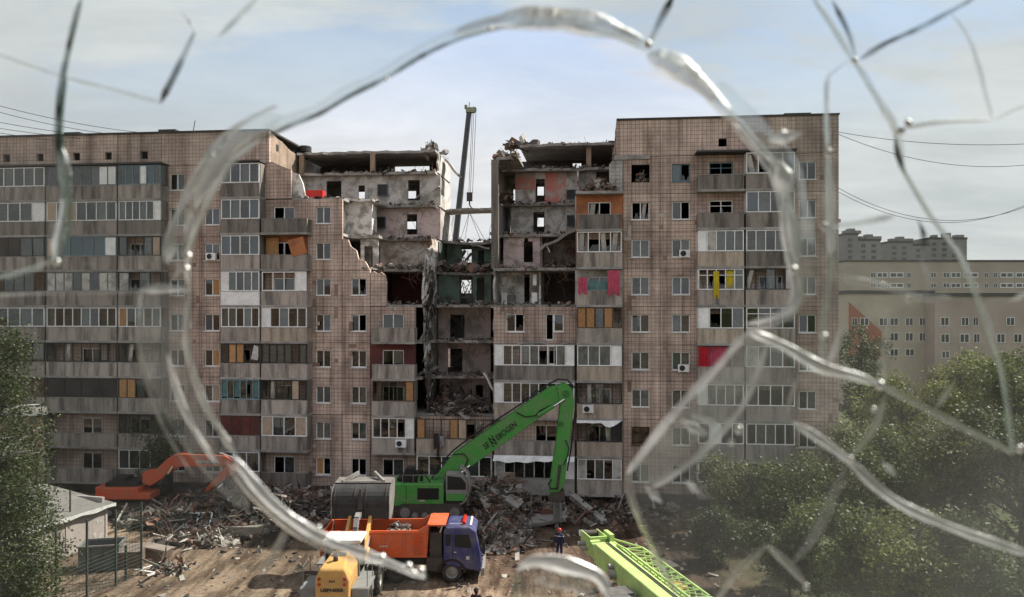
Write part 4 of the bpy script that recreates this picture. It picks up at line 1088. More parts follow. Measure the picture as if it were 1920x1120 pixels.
b.build('handrail', GREYM, ge)
# cab with its round guard
cx0, cx1 = L(836, 0).x, L(877, 0).x; cz0, cz1 = L(0, 940).z, L(0, 888).z
prof = [(cx0, cz0), (cx1 - .25, cz0), (cx1, cz0 + .5), (cx1 + .02, cz0 + 1.1), (cx1 - .3, cz1 - .15), (cx1 - .7, cz1), (cx0, cz1)]
cab = bevel(MB().prism([(x, -.05, z) for x, z in prof], (0, 1.0, 0)).build('cab', GPAINT, ge), .05)
MB().prism([(cx0 + .1, -.062, cz0 + .75), (cx1 - .12, -.062, cz0 + .75), (cx1 - .12, -.062, cz0 + 1.15), (cx1 - .4, -.062, cz1 - .25), (cx0 + .1, -.062, cz1 - .15)], (0, .01, 0)).build('cab_window', BLACK, cab)
MB().box(cx0 + .02, cx1 - .15, -.064, -.052, cz0 + .04, cz0 + .5).build('cab_door', GRN, cab)
b = MB()
for y in (-.2, .25, .7, 1.1):
    b.tube([(cx1 - .5 + .62 * math.sin(t), y, cz0 - .1 + 1.1 + 1.15 * math.cos(t)) for t in [math.pi * i / 12 for i in range(13)]], .04, 6)
b.tube([(cx1 + .12, -.2, cz0 + 1), (cx1 + .12, 1.1, cz0 + 1)], .03, 6); b.tube([(cx1 - .5, -.2, cz1 + .08), (cx1 - .5, 1.1, cz1 + .08)], .03, 6)
b.build('cab_guard', STEEL, cab)
# boom and stick, outlines measured on the photograph
YB = 1.15
boom_px = [(812, 903), (848, 857), (968, 774), (1030, 731), (1048, 726), (1063, 740), (1057, 755), (1002, 797), (930, 848), (871, 889), (845, 905), (824, 913)]
boom = bevel(MB().prism([L(x, y) + Vector((0, YB, 0)) for x, y in boom_px], (0, .75, 0)).build('boom', GRN, ge), .04)
st_px = [(1047, 728), (1062, 721), (1076, 735), (1079, 755), (1074, 805), (1067, 855), (1061, 915), (1050, 930), (1031, 936), (1034, 905), (1044, 841), (1052, 765)]
stick = bevel(MB().prism([L(x, y) + Vector((0, YB - .12, 0)) for x, y in st_px], (0, .99, 0)).build('stick', GRN, ge), .04)
b = MB()
hose = [(806, 905), (820, 880), (846, 852), (880, 826), (930, 793), (985, 757), (1030, 724), (1048, 715), (1066, 716), (1081, 732), (1083, 752), (1079, 800), (1073, 850), (1066, 890)]
for dy in (0, .12, .24, .4): b.tube([L(x + dy * 2, y) + Vector((0, YB + dy, 0)) for x, y in hose], .045, 6, cap=False)
b.tube([L(x, y) + Vector((0, YB - .08, 0)) for x, y in ((968, 777), (985, 786), (1005, 784), (1014, 774), (1035, 764))], .04, 6)
b.tube([L(x, y) + Vector((0, YB - .08, 0)) for x, y in ((848, 858), (868, 857), (876, 868), (868, 885), (852, 897))], .04, 6)
b.tube([L(x, y) + Vector((0, YB - .2, 0)) for x, y in ((1062, 830), (1069, 845), (1066, 862), (1058, 878))], .035, 6)
b.tube([L(x, y) + Vector((0, YB - .2, 0)) for x, y in ((1036, 905), (1029, 914), (1034, 923), (1045, 922))], .045, 6)
b.build('hoses', BLACK, boom)
def cyl(par, L_, y, a, m_, c, r0, body):
    v = Vector((0, y, 0)); b = MB()
    b.tube([L_(*a) + v, L_(*m_) + v], r0, 10); b.tube([L_(*m_) + v, L_(*c) + v], r0 * .55, 8, 1)
    return b.build('hydraulic_cylinder', [body, CHROME], par)
cyl(boom, L, YB - .2, (1010, 783), (1040, 765), (1060, 752), .13, GRN); cyl(boom, L, YB - .2, (840, 915), (860, 895), (880, 878), .16, GRN)
for c_, r_ in (((1053, 800), .2), ((1063, 742), .25)):
    MB().tube([L(*c_) + Vector((0, YB - .16, 0)), L(*c_) + Vector((0, YB + .9, 0))], r_, 14).build('pivot_pin', mat('green_dull', (.05, .2, .045), .6), boom)
b = MB(); b.tube([L(1052, 878) + Vector((0, YB - .15, 0)), L(1046, 925) + Vector((0, YB - .15, 0))], .09, 8); b.prism([L(x, y) + Vector((0, YB - .17, 0)) for x, y in ((1034, 930), (1060, 928), (1062, 946), (1032, 948))], (0, 1.1, 0))
b.build('tool_bracket', BODYD, stick)
br = MB(); br.prism([L(x, y) + Vector((0, YB + .02, 0)) for x, y in ((1038, 946), (1056, 946), (1056, 988), (1040, 988))], (0, .66, 0), 0)
br.tube([L(1047, 986) + Vector((0, YB + .35, 0)), L(1047.5, 1003) + Vector((0, YB + .35, 0))], [.14, .09], 10, 1)
for x in (1041, 1053): br.tube([L(x, 948) + Vector((0, YB, 0)), L(x, 988) + Vector((0, YB, 0))], .07, 8, 1)
bk = br.build('breaker_hammer', [mat('breaker_steel', (.15, .145, .135), .6, (.08, .075, .07), 3), GREYM], ge)
# lettering along the boom
ang = math.atan2(-(L(966, 800).z - L(905, 846).z), L(966, 800).x - L(905, 846).x)
def boomtext(t, px, py, size, off=0, bold=.02):
    M = Matrix.Translation(L(px, py) + Vector((0, YB - .012, 0))) @ Matrix.Rotation(ang, 4, 'Y') @ Matrix.Rotation(rad(90), 4, 'X') @ Matrix.Scale(.82, 4, (1, 0, 0))
    return text_mesh('lettering', t, BLACK, size, M, boom, bold, .12)
boomtext('SE', 911, 842, .52, bold=.02); boomtext('EBOGEN', 949, 814, .52, bold=.02)
boomtext('N', 921, 830.5, .62, bold=.02); boomtext('N', 925, 837, .62, bold=.02)

# ---- orange excavator by the left wing
Y1 = 56.2; base = P(232, 968, Y1); base.z = gz(base.x, base.y)
oe = empty('orange_excavator', base, 'orange crawler excavator with raised boom beside the left wing', 'excavator')
L = lambda px, py, Y=Y1: P(px, py, Y) - base
track(oe, L(178, 0).x, L(296, 0).x, -.3, .3, .95); track(oe, L(178, 0).x, L(296, 0).x, 1.9, 2.5, .95)
MB().box(L(200, 0).x, L(275, 0).x, .3, 1.9, .35, 1.1).build('undercarriage', BODYD, oe)
bevel(MB().prism([L(x, y) + Vector((0, -.25, 0)) for x, y in ((181, 913), (186, 911), (196, 914), (261, 914), (262, 924), (285, 924), (285, 936), (207, 936), (182, 932))], (0, 2.7, 0)).build('body', ORG, oe), .07)
MB().box(L(195, 0).x, L(255, 0).x, .2, 2.2, L(0, 914).z, L(0, 906).z).box(L(205, 0).x, L(228, 0).x, .5, 1.8, L(0, 906).z, L(0, 899).z).build('engine_cover', BLACK, oe)
cab = bevel(MB().box(L(265, 0).x, L(300, 0).x, 1.3, 2.3, L(0, 935).z, L(0, 885).z).build('cab', BLACK, oe), .06)
MB().box(L(268, 0).x, L(298, 0).x, 1.28, 1.295, L(0, 920).z, L(0, 889).z).build('cab_window', CABG, cab)
bo = bevel(MB().prism([L(x, y) + Vector((0, .35, 0)) for x, y in ((262, 908), (262, 890), (270, 885), (288, 883), (310, 862), (322, 855), (332, 853), (418, 857), (432, 866), (428, 875), (416, 877), (338, 877), (327, 880), (306, 896), (277, 914))], (0, .7, 0)).build('boom', ORG, oe), .04)
stk = bevel(MB().prism([L(x, y) + Vector((0, .45, 0)) for x, y in ((420, 868), (432, 872), (441, 882), (435, 891), (402, 911), (379, 929), (371, 928), (394, 905), (412, 884))], (0, .5, 0)).build('stick', ORG, oe), .03)
cyl(bo, L, .25, (298, 912), (312, 891), (322, 875), .15, BLACK); cyl(bo, L, .7, (350, 852), (405, 852), (432, 862), .15, BLACK); cyl(stk, L, .7, (438, 890), (412, 911), (400, 921), .14, BLACK)
b = MB().prism([L(x, y) + Vector((0, .2, 0)) for x, y in ((372, 926), (382, 928), (394, 940), (398, 955), (386, 962), (372, 950), (366, 938))], (0, 1.1, 0))
for i in range(5): b.obox(L(370, 955) + Vector((0, .3 + i * .22, 0)), (.3, .1, .1), Matrix.Rotation(.6, 3, 'Y'))
b.build('bucket', BODYD, oe)
q = [L(366, 864.5), L(402, 864.5), L(407, 871.5), L(371, 871.5)]
MB().prism([p + Vector((0, .335, 0)) for p in q], (0, .01, 0)).build('name_plate', BLACK, bo)
MB().prism([L(x, y) + Vector((0, .333, 0)) for x, y in ((401, 864.5), (403.5, 864.5), (408.5, 871.5), (406, 871.5))], (0, .01, 0)).build('plate_stripe', WPAINT, bo)
text_mesh('lettering', 'DEVELON', WPAINT, .26, Matrix.Translation(L(385.5, 868) + Vector((0, .325, 0))) @ Matrix.Scale(1.35, 4, (1, 0, 0)) @ Matrix.Rotation(rad(90), 4, 'X'), bo, .02)

# ---- orange tipper truck with blue cab (cab to the right)
Y2 = 42.7; base = P(800, 1094, Y2); base.z = gz(base.x, base.y) - .02
tr = empty('dump_truck', base, 'tipper truck with blue cab and orange bed being loaded', 'truck')
L = lambda px, py, Y=Y2: P(px, py, Y) - base
W2 = 2.5
x0, x1 = L(602, 0).x, L(800, 0).x; zb, zt = 1.35, 2.75
b = MB()
def bedside(y0, y1): b.prism([(x0 + .3, y0, zb), (x1, y0, zb), (x1 + .1, y0, zt + .35), (x1 - .45, y0, zt + .05), (x0 + .2, y0, zt)], (0, y1 - y0, 0))
bedside(0, .1); bedside(W2 - .1, W2)
b.prism([(x0 + .3, .101, zb), (x1, .101, zb), (x1, .101, zb + .12), (x0 + .3, .101, zb + .12)], (0, W2 - .202, 0))
b.prism([(x1 - .1, .101, zb + .13), (x1, .101, zb + .13), (x1 + .12, .101, 3.1), (x1 + .02, .101, 3.1)], (0, W2 - .202, 0))
b.build('bed', RORG, tr)
b = MB(); b.box(x1 + .13, x1 + 1.0, .02, W2 - .02, 3.02, 3.1); b.box(x1 + .6, x1 + .66, .1, W2 - .1, 2.9, 3.02); b.build('bed_canopy', RORG, tr)
b = MB().prism([(x0 - .1, .05, zb + .05), (x0 + .02, .05, zb + .05), (x0 + .16, .05, zt), (x0 + .04, .05, zt)], (0, W2 - .1, 0)); b.build('tailgate', RORG, tr)
b = MB(); b.box(x0 + .2, x1 + .05, -.05, .0, zt - .1, zt - .02)
b.box(x0 + .3, x1, -.04, -.0, zb + .02, zb + .14); b.build('bed_rail', RORG, tr)
for i in range(5):
    x = x0 + 1.0 + i * 1.12; ubox('bed_rib', RORG, x, x + .12, -.045, -.002, zb + .15, zt - .12, tr)
b = MB()
for i in range(5): b.box(L(777, 0).x, L(789, 0).x, -.09, -.05, zb + .25 + i * .22, zb + .28 + i * .22)
b.box(L(777, 0).x, L(777, 0).x + .03, -.09, -.05, zb + .2, zb + 1.2); b.box(L(789, 0).x - .03, L(789, 0).x, -.09, -.05, zb + .2, zb + 1.2); b.build('ladder', RORG, tr)
cx0, cx1 = L(831, 0).x, L(897, 0).x
MB().box(x0 + .5, cx1 - .1, .7, W2 - .7, .75, 1.15).box(cx0 - .9, cx0 - .05, .15, 1.0, .6, 1.3).box(cx0 - .75, cx0 - .1, .3, W2 - .3, 1.2, 2.6).build('chassis', BODYD, tr)
prof = [(cx0, 1.15), (cx0 + .1, .95), (cx1 + .12, .55), (cx1 + .2, .9), (cx1 + .13, 1.55), (cx1 - .12, 2.75), (cx1 - .45, 2.98), (cx0 + .15, 2.98), (cx0, 2.75)]
cab = bevel(MB().prism([(x, .0, z) for x, z in prof], (0, W2 - .05, 0)).build('cab', BLU, tr), .12, 3)
b = MB().prism([(L(852, 0).x, -.012, 1.92), (L(882, 0).x + .08, -.012, 1.85), (L(882, 0).x - .08, -.012, 2.58), (L(852, 0).x, -.012, 2.58)], (0, .014, 0)); b.box(L(835, 0).x, L(845, 0).x, -.012, .002, 2.0, 2.58)
b.build('side_window', BLACK, cab)
MB().prism([(cx1 + .14, .15, 1.62), (cx1 - .1, .15, 2.68), (cx1 - .08, .15, 2.68), (cx1 + .16, .15, 1.62)], (0, W2 - .35, 0)).build('windscreen', CABG, cab)
MB().box(L(848, 0).x, L(848, 0).x + .02, -.01, .004, 1.2, 2.62).box(L(884, 0).x + .05, L(884, 0).x + .07, -.01, .004, 1.2, 1.9).build('door_seam', BLACK, cab)
MB().box(L(851, 0).x, L(856, 0).x, -.03, .002, 1.62, 1.67).build('door_handle', CHROME, cab)
MB().box(L(874, 0).x, L(880, 0).x, -.012, .003, 1.25, 1.42).build('badge', WPAINT, cab)
b = MB(); b.tube([(L(868, 0).x, .5, 3.03), (L(868, 0).x, 2.0, 3.03)], .12, 10); b.box(L(866, 0).x, L(870, 0).x, .55, .6, 2.95, 3.03); b.box(L(866, 0).x, L(870, 0).x, 1.9, 1.95, 2.95, 3.03); b.build('beacon_bar', REDL, cab)
MB().tube([(L(843, 0).x, .25, 3.0), (L(843, 0).x, .2, 3.12), (L(866, 0).x, .2, 3.12), (L(866, 0).x, .25, 3.0)], .03, 6).build('roof_rail', CHROME, cab)
MB().box(L(880, 0).x, L(884, 0).x, .3, 2.1, 2.96, 3.02).build('roof_lamps', WPAINT, cab)
MB().box(cx1 + .12, cx1 + .32, .0, W2 - .05, .38, .78).build('bumper', GPAINT, tr)
b = MB(); b.tube([(cx1 + .1, -.1, 2.3), (cx1 + .3, -.25, 2.35), (cx1 + .32, -.25, 1.55), (cx1 + .15, -.05, 1.5)], .025, 6); b.box(cx1 + .22, cx1 + .36, -.34, -.18, 1.65, 2.25); b.build('mirror', BLACK, tr)
b = MB()
for z in (1.0, 1.2, 1.4): b.box(cx1 + .17, cx1 + .22, .3, W2 - .3, z, z + .1)
b.build('grille', CHROME, tr)
for y in (.25, W2 - .5): MB().box(cx1 + .315, cx1 + .34, y, y + .3, .5, .7).build('headlight', CHROME, tr)
wx = L(847, 0).x
b = MB(); N = 14
for i in range(N):
    a0, a1 = math.pi * i / N, math.pi * (i + 1) / N
    b.prism([(wx + math.cos(a) * r_, -.02, .55 + math.sin(a) * r_) for a, r_ in ((a0, .62), (a1, .62), (a1, .74), (a0, .74))], (0, .5, 0))
b.build('mudguard', BLACK, tr)
for x in (wx, L(742, 0).x, L(700, 0).x, L(655, 0).x):
    wheel(tr, x, .2, .54, .54, .34, -1, STEEL if x == wx else BODYD); wheel(tr, x, W2 - .22, .54, .54, .34, 1, BODYD)
for i in range(4): ubox('badge_stroke', WPAINT, L(720, 0).x - .2 + i * .11, L(720, 0).x - .13 + i * .11, -.062, -.05, zb + .58, zb + .66, tr)
# load: scrap sliding from the bucket
rn = random.Random(9); b = MB()
for _ in range(520):
    x, y = rn.gauss(L(738, 0).x, 1.0), rn.uniform(.3, W2 - .3); top = 1.75 + 1.1 * math.exp(-((x - L(742, 0).x) / .7) ** 2)
    if not x0 + .6 < x < x1 - .4: continue
    g = rn.uniform(.1, .4); b.chunk((x, y, rn.uniform(zb + .2, top)), (g * 1.6, g * .5, g * .3), rn.choices((0, 1, 2, 3, 4), (.2, .15, .15, .25, .25))[0], rn)
o = b.build('scrap_load', RUBM[:5]); o.location = base; tag(o, 'tangle of rubble heaped in the orange truck bed', 'rubble', kind='stuff')

# ---- yellow wheel loader seen from behind
lx = -8.25; base = Vector((lx, 39.2, gz(lx, 39.2) - .05))
lo = empty('wheel_loader', base, 'yellow wheel loader seen from behind tipping its bucket into the truck', 'loader')
for sx in (-1, 1):
    for y in (-1.2, 2.1): wheel(lo, sx * 1.2, y, .82, .82, .62, sx, STEEL, axis='x', lugs=22)
MB().box(-.7, .7, -1.9, 1.0, .55, 1.5).box(-.75, .75, .4, 2.6, .6, 1.55).box(-1.0, 1.0, -1.3, -1.1, .7, .95).box(-1.0, 1.0, 2.0, 2.2, .7, .95).build('chassis', BODYD, lo)
hood = MB()
sec = [(-2.55, .74, 1.15, .72, 2.66), (-2.45, .78, 1.1, .72, 2.76), (-1.9, .78, 1.1, .6, 2.88), (-.4, .76, 1.2, .44, 3.02)]
for y, wb, zb_, wt, zt_ in sec: hood.v += [(-wb, y, zb_), (wb, y, zb_), (wb * 1.02, y, zb_ + (zt_ - zb_) * .68), (wt * .8, y, zt_), (-wt * .8, y, zt_), (-wb * 1.02, y, zb_ + (zt_ - zb_) * .68)]
for i in range(3):
    for j in range(6): hood.f.append((i * 6 + j, i * 6 + (j + 1) % 6, i * 6 + 6 + (j + 1) % 6, i * 6 + 6 + j))
hood.f += [(5, 4, 3, 2, 1, 0), tuple(range(18, 24))]; hood.m = [0] * len(hood.f)
ho = bevel(hood.build('hood', YEL, lo), .06)
MB().box(-.34, .34, -1.25, -.75, 2.935, 2.99).build('hood_grille', GREYM, ho)
MB().tube([(0.0, -1.75, 2.8), (0.0, -1.78, 3.1), (-.02, -1.86, 3.22)], [.12, .11, .1], 10).build('exhaust', BODYD, ho)
for sx in (-1, 1):
    for z in (2.3, 2.05): MB().tube([(sx * .58, -2.56, z), (sx * .58, -2.60, z)], .075, 10).build('tail_light', REDL, ho)
text_mesh('lettering', 'LIEBHERR', BLACK, .2, Matrix.Translation((0, -2.575, 1.78)) @ Matrix.Scale(1.25, 4, (1, 0, 0)) @ Matrix.Rotation(rad(90), 4, 'X'), ho, .035)
for i in range(3): ubox('badge_stroke', BODYD, -.13 + i * .1, -.07 + i * .1, -2.575, -2.55, 2.14, 2.24, ho)
for sx in (-1, 1):
    b = MB(); b.box(sx * 1.2 - .4, sx * 1.2 + .4, -2.1, -.3, 1.62, 1.72); b.box(sx * 1.2 - .38, sx * 1.2 + .38, -2.15, -2.08, .9, 1.7); b.build('mudguard', GPAINT, lo); MB().box(sx * 1.2 - .42, sx * 1.2 + .42, 1.2, 3.0, 1.72, 1.8).build('mudguard', GPAINT, lo)
    b = MB(); b.box(sx * 1.05 - .3, sx * 1.05 + .3, -.25, .75, .75, 1.6); b.build('step_box', GPAINT, lo)
    b = MB(); b.tube([(sx * 1.5, -1.9, 1.7), (sx * 1.5, -1.9, 2.65), (sx * 1.5, -.6, 2.75), (sx * 1.5, -.5, 1.75)], .022, 6); b.build('handrail', GREYM, lo)
cab = MB()
for x in (-.85, .79):
    for y in (-.35, .95): cab.box(x, x + .06, y, y + .06, 1.6, 3.3)
cab.box(-.85, .85, -.35, 1.01, 1.55, 1.75); cab = cab.build('cab', GPAINT, lo)
MB().box(-.79, .79, -.33, -.31, 1.76, 3.3).build('rear_window', CABG, cab); MB().box(-.79, .79, .97, .99, 1.76, 3.3).build('windscreen', CABG, cab)
for x in (-.83, .81): MB().box(x, x + .02, -.28, .94, 1.76, 3.3).build('side_window', CABG, cab)
bevel(MB().box(-.95, .95, -.5, 1.15, 3.31, 3.48).build('cab_roof', WPAINT, cab), .06)
MB().box(-.25, .3, .2, .5, 1.8, 2.5).build('seat', BLACK, cab)
# lift arms, link and bucket
for sx in (-.55, .55):
    b = MB(); arm = [(2.2, 2.2), (2.5, 2.65), (3.4, 2.9), (4.6, 3.65), (4.9, 3.6), (4.85, 3.3), (3.6, 2.45), (2.7, 2.05)]
    b.prism([(sx - .09, y, z) for y, z in arm], (.18, 0, 0)); bevel(b.build('lift_arm', YEL, lo), .03)
    b = MB(); b.tube([(sx * 1.2, 1.6, 1.2), (sx * 1.2, 2.9, 2.1)], .11, 10); b.tube([(sx * 1.2, 2.9, 2.1), (sx * 1.2, 3.6, 2.65)], .06, 8, 1); b.build('lift_cylinder', [YEL, CHROME], lo)
MB().box(-.46, .46, 3.3, 3.6, 2.5, 2.75).build('cross_tube', YEL, lo)
b = MB(); pts = [(2.9, 2.6), (3.0, 3.1), (3.3, 3.5), (3.75, 3.62), (4.2, 3.5)]
for (a, c), (d, e) in zip(pts[:-1], pts[1:]): b.bar((0, a, c), (0, d, e), .24, .3)
b.build('tilt_lever', GPAINT, lo)
# bucket: curved shell, opening forward and down
N = 9; hw = 1.56; by, bz_ = 5.0, 4.05
prof = [(by - .75 + .0, bz_ - .75)]
for i in range(N): a = math.radians(200 - i * 15); prof.append((by + .2 + .95 * math.cos(a), bz_ + .1 + .85 * math.sin(a)))
prof.append((by + 1.35, bz_ + 1.0))
inner = [(y + .05 + .02 * i, z - .05) for i, (y, z) in enumerate(prof)][::-1]
b = MB(); poly = prof + inner
for i in range(len(prof) - 1):
    j = len(poly) - 1 - i
    b.prism([(-hw, *poly[i]), (-hw, *poly[i + 1]), (-hw, *poly[j - 1]), (-hw, *poly[j])], (2 * hw, 0, 0))
bu = b.build('bucket', mat('worn_bucket', (.05, .049, .048), .7, (.03, .029, .028), 1.5, spec=.15), lo)
for sx in (-hw - .03, hw - .03):
    q = MB().prism([(sx, y, z) for y, z in prof] + [(sx, by + 1.3, bz_ + .3), (sx, by + .7, bz_ - .6), (sx, by, bz_ - .95)], (.06, 0, 0)); q.build('bucket_side', STEEL, bu)
b = MB()
for sx in (-1.4, -.3, .3, 1.4): b.prism([(sx - .03, y - .06, z) for y, z in prof[:-1]] + [(sx - .03, y, z) for y, z in prof[:-1]][::-1], (.06, 0, 0))
b.build('bucket_ribs', BODYD, bu)
b = MB(); zt_ = prof[-1]
b.prism([(-hw, prof[-3][0], prof[-3][1] + .02), (hw, prof[-3][0], prof[-3][1] + .02), (hw, zt_[0], zt_[1] + .02), (-hw, zt_[0], zt_[1] + .02)], (0, -.03, .05)); b.build('bucket_floor', mat('dusty_steel', (.17, .16, .145), .8, (.1, .095, .085), 2), bu)
b = MB(); A_, B_, C_, D_ = (-1.15, prof[-3][0] + .1, prof[-3][1] + .08), (-.45, zt_[0] - .05, zt_[1] + .32), (.45, zt_[0] - .05, zt_[1] + .32), (1.15, prof[-3][0] + .1, prof[-3][1] + .08)
b.bar(A_, B_, .12, .2); b.bar(D_, C_, .12, .2); b.bar((-1.1, A_[1], A_[2] - .02), (1.1, A_[1], A_[2] - .02), .1, .12); b.build('spill_guard', STEEL, bu)
MB().prism([(-.16, by - .78, bz_ - .3), (.16, by - .78, bz_ - .3), (.04, by - .72, bz_ + .85), (-.04, by - .72, bz_ + .85)], (0, .12, 0)).build('tilt_bracket', BODYD, bu)

# ---- lime green mobile crane with its folded boom, lower right
tip, root = P(1117, 1016, 38.2), P(1236, 1112, 31.2)
tip.z, root.z = 3.75, 3.55
ax = (root - tip); ax.z = 0; Lb = ax.length; ax.normalize(); rz = math.atan2(ax.y, ax.x)
cr = empty('mobile_crane', Vector((tip.x, tip.y, 0)), 'lime green mobile crane with boom lowered and lattice jib', 'crane', rz=rz)
# local: +x runs from the boom tip towards the camera, y to the right of travel
zt_ = 3.72
def hx(x): return zt_ - .0 * x
bm_ = MB(); bm_.box(.9, 11.5, -.42, .42, zt_ - .95, zt_); bo = bevel(bm_.build('boom', LGRN, cr), .05)
bevel(MB().box(-.55, .9, -.40, .40, zt_ - .80, zt_ - .12).build('boom_section', LGRN, bo), .04)
b = MB()
for y in (-.43, .37): b.box(-.95, .3, y, y + .06, zt_ - .75, zt_ + .12)
b.box(.3, .42, -.43, .43, zt_ + .0, zt_ + .12); b.build('boom_head', LGRN, bo)
b = MB()
for x, z in ((-.8, zt_ - .05), (-.7, zt_ - .6)):
    b.tube([(x, -.36, z), (x, .36, z)], .17, 14)
b.build('sheaves', BODYD, bo)
for x, z, r_, ya in ((-.3, .35, .12, -.8), (.0, .5, .1, -.7), (3.6, .6, .2, -.72), (3.4, .3, .12, -.66)): MB().tube([(x, -.4, zt_ - z), (x, ya, zt_ - z)], r_, 12).build('boom_pin', STEEL, bo)
MB().box(1.0, 11.4, .12, .16, zt_ + .004, zt_ + .03).box(1.0, 11.4, .22, .25, zt_ + .004, zt_ + .04).build('hose_rail', BODYD, bo)
MB().box(.5, 6, -.6, -.5, zt_ - 1.2, zt_ - 1.05).build('hose_reel_bar', BODYD, bo)
# lattice jib folded along the right side
jb = MB(); y0, y1, z0, z1 = .62, 1.42, zt_ - .75, zt_ + .05
X0, X1 = 1.4, 8.6
for y, z in ((y0, z0), (y1, z0), (y0, z1), (y1, z1)):
    jb.bar((X0 + (.9 if z == z1 else 0), y, z), (X1, y, z), .075)
    jb.bar((X0 - 1.9, (y0 + y1) / 2 - .25 + .3 * (y == y1), z0 + .35 + .1 * (z == z1)), (X0 + (.9 if z == z1 else 0), y, z), .065)
n = 9
for i in range(n):
    a, c = X0 + .9 + (X1 - X0 - .9) * i / n, X0 + .9 + (X1 - X0 - .9) * (i + 1) / n
    jb.bar((a, y0, z1), (c, y1, z1), .04); jb.bar((a, y0, z0), (c, y0, z1), .04); jb.bar((a, y1, z1), (c, y1, z0), .04); jb.bar((a, y1, z0), (c, y0, z0), .04); jb.bar((c, y0, z1), (c, y1, z1), .04)
jb.bar((X0 + .9, y0, z1), (X0 + .9, y1, z1), .07)
jb.build('lattice_jib', LGRN, cr)
b = MB(); b.box(-.4, .5, .55, .75, zt_ - .75, zt_ + .2); b.box(.5, 1.2, .5, .62, zt_ - .6, zt_ - .1); b.build('jib_bracket', LGRN, cr)
b = MB(); b.box(X1 + .02, X1 + .3, .6, 1.5, zt_ - 1.7, zt_ + .05); b.bar((X1 + .1, 1.5, zt_ - 1.7), (X1 - .8, 1.6, zt_ - .1), .08); b.build('jib_rest', LGRN, cr)
# upper works and carrier
cabo = bevel(MB().box(5.6, 7.3, -1.75, -.62, 1.6, 3.2).build('crane_cab', GPAINT, cr), .08)
MB().box(7.3, 7.32, -1.6, -.8, 2.15, 3.0).build('cab_rear_window', CABG, cabo); MB().box(5.8, 7.1, -1.78, -1.755, 2.1, 3.0).build('cab_side_window', CABG, cabo)
b = MB()
for i in range(12): x = 5.6 + .85 * i / 12; b.box(x, x + .03, -1.7, -.68, 3.3, 3.33)
for y in (-1.7, -.7): b.box(5.6, 6.5, y, y + .03, 3.21, 3.33)
b.build('roof_guard', STEEL, cabo)
MB().box(4.5, 11.6, -.7, 1.0, 1.5, 2.6).build('upper_frame', LGRN, cr)
bevel(MB().box(9.3, 9.9, -.5, .5, zt_ + .006, zt_ + .25).build('hose_box', WPAINT, cr), .03)
MB().box(5.5, 14.5, -1.25, 1.25, 1.0, 1.5).build('carrier', GPAINT, cr)
bevel(MB().box(4.2, 5.4, -1.2, 1.25, .8, 1.495).build('tool_box', GPAINT, cr), .05)
for x in (6.6, 8.4, 11.2, 13.0):
    for sy in (-1, 1): wheel(cr, x, sy * 1.0, .62, .62, .4, sy, STEEL)
# yellow machine standing beyond the crane, mostly hidden
g = G(1250, 1135); ym = empty('mini_loader', (g.x, g.y, 0), 'small yellow machine standing just right of the lime green crane', 'loader', rz=.4)
bevel(MB().box(-.6, .6, -1.0, .8, .45, 1.15).build('body', YEL, ym), .06)
b = MB()
for x in (-.55, .5):
    for y in (-.3, .7): b.box(x, x + .06, y, y + .06, 1.15, 2.0)
b.box(-.6, .6, -.35, .8, 1.9, 1.96); b.build('canopy_frame', BODYD, ym)
for sx in (-1, 1):
    for y in (-.6, .5): wheel(ym, sx * .7, y, .38, .38, .26, sx, YEL, axis='x', lugs=14)
MB().box(-.25, .25, 0, .4, 1.15, 1.6).build('seat', BLACK, ym)

# ---- crane behind the block: tall boom, rope, hook block, slings
Y3 = 84.0; top, foot = P(880, 206, Y3), P(815, 640, Y3); foot.z = 2.4; foot.y += 1.5
cb_ = empty('tower_crane_truck', (foot.x, foot.y, 0), 'tall dark telescopic crane boom rising behind the gap in the block', 'crane')
o0 = Vector((foot.x, foot.y, 0))
b = MB()
for i, (t0, t1, w) in enumerate(((0, .42, .5), (.42, .74, .44), (.74, 1, .38))):
    a, c = foot.lerp(top, t0) - o0, foot.lerp(top, t1) - o0; b.tube([a, c], [w * .8, w * .72], 8)
b.build('boom', mat('dark_boom', (.06, .062, .066), .5, (.04, .041, .044), 1), cb_)
hd = top - o0
b = MB(); b.box(hd.x - .35, hd.x + .6, hd.y - .3, hd.y + .3, hd.z - .3, hd.z + .2); b.box(hd.x - .5, hd.x - .2, hd.y - .25, hd.y + .25, hd.z + .1, hd.z + .45); b.tube([(hd.x + .5, hd.y - .2, hd.z), (hd.x + .5, hd.y + .2, hd.z)], .28, 10); b.tube([(hd.x, hd.y, hd.z + .3), (hd.x, hd.y, hd.z + .8)], .05, 6); b.build('boom_head', mat('dull_head', (.3, .34, .22), .6, (.2, .22, .15), 3), cb_)
hk = P(880.5, 372, Y3) - o0
b = MB()
for dx in (-.15, .12, .5): b.tube([(hd.x + .4 + dx * .6, hd.y - .1, hd.z - .3), (hk.x + dx * .6, hk.y, hk.z + .5)], .028, 5, cap=False)
b.build('hoist_rope', DARKM, cb_)
b = MB(); b.box(hk.x - .3, hk.x + .3, hk.y - .2, hk.y + .2, hk.z - .3, hk.z + .6); b.tube([(hk.x, hk.y, hk.z - .3), (hk.x, hk.y, hk.z - .7), (hk.x + .2, hk.y, hk.z - 1.0), (hk.x, hk.y, hk.z - 1.2), (hk.x - .2, hk.y, hk.z - 1.0)], .08, 6); b.build('hook_block', BODYD, cb_)
b = MB(); hp = P(880, 398, 75) - o0
b.tube([hk + Vector((0, 0, -1.1)), hp], .02, 5, cap=False)
for px in (864, 872, 900, 908): b.tube([hp, P(px, 448, 73.0) - o0], .022, 5, cap=False)
b.build('slings', DARKM, cb_)
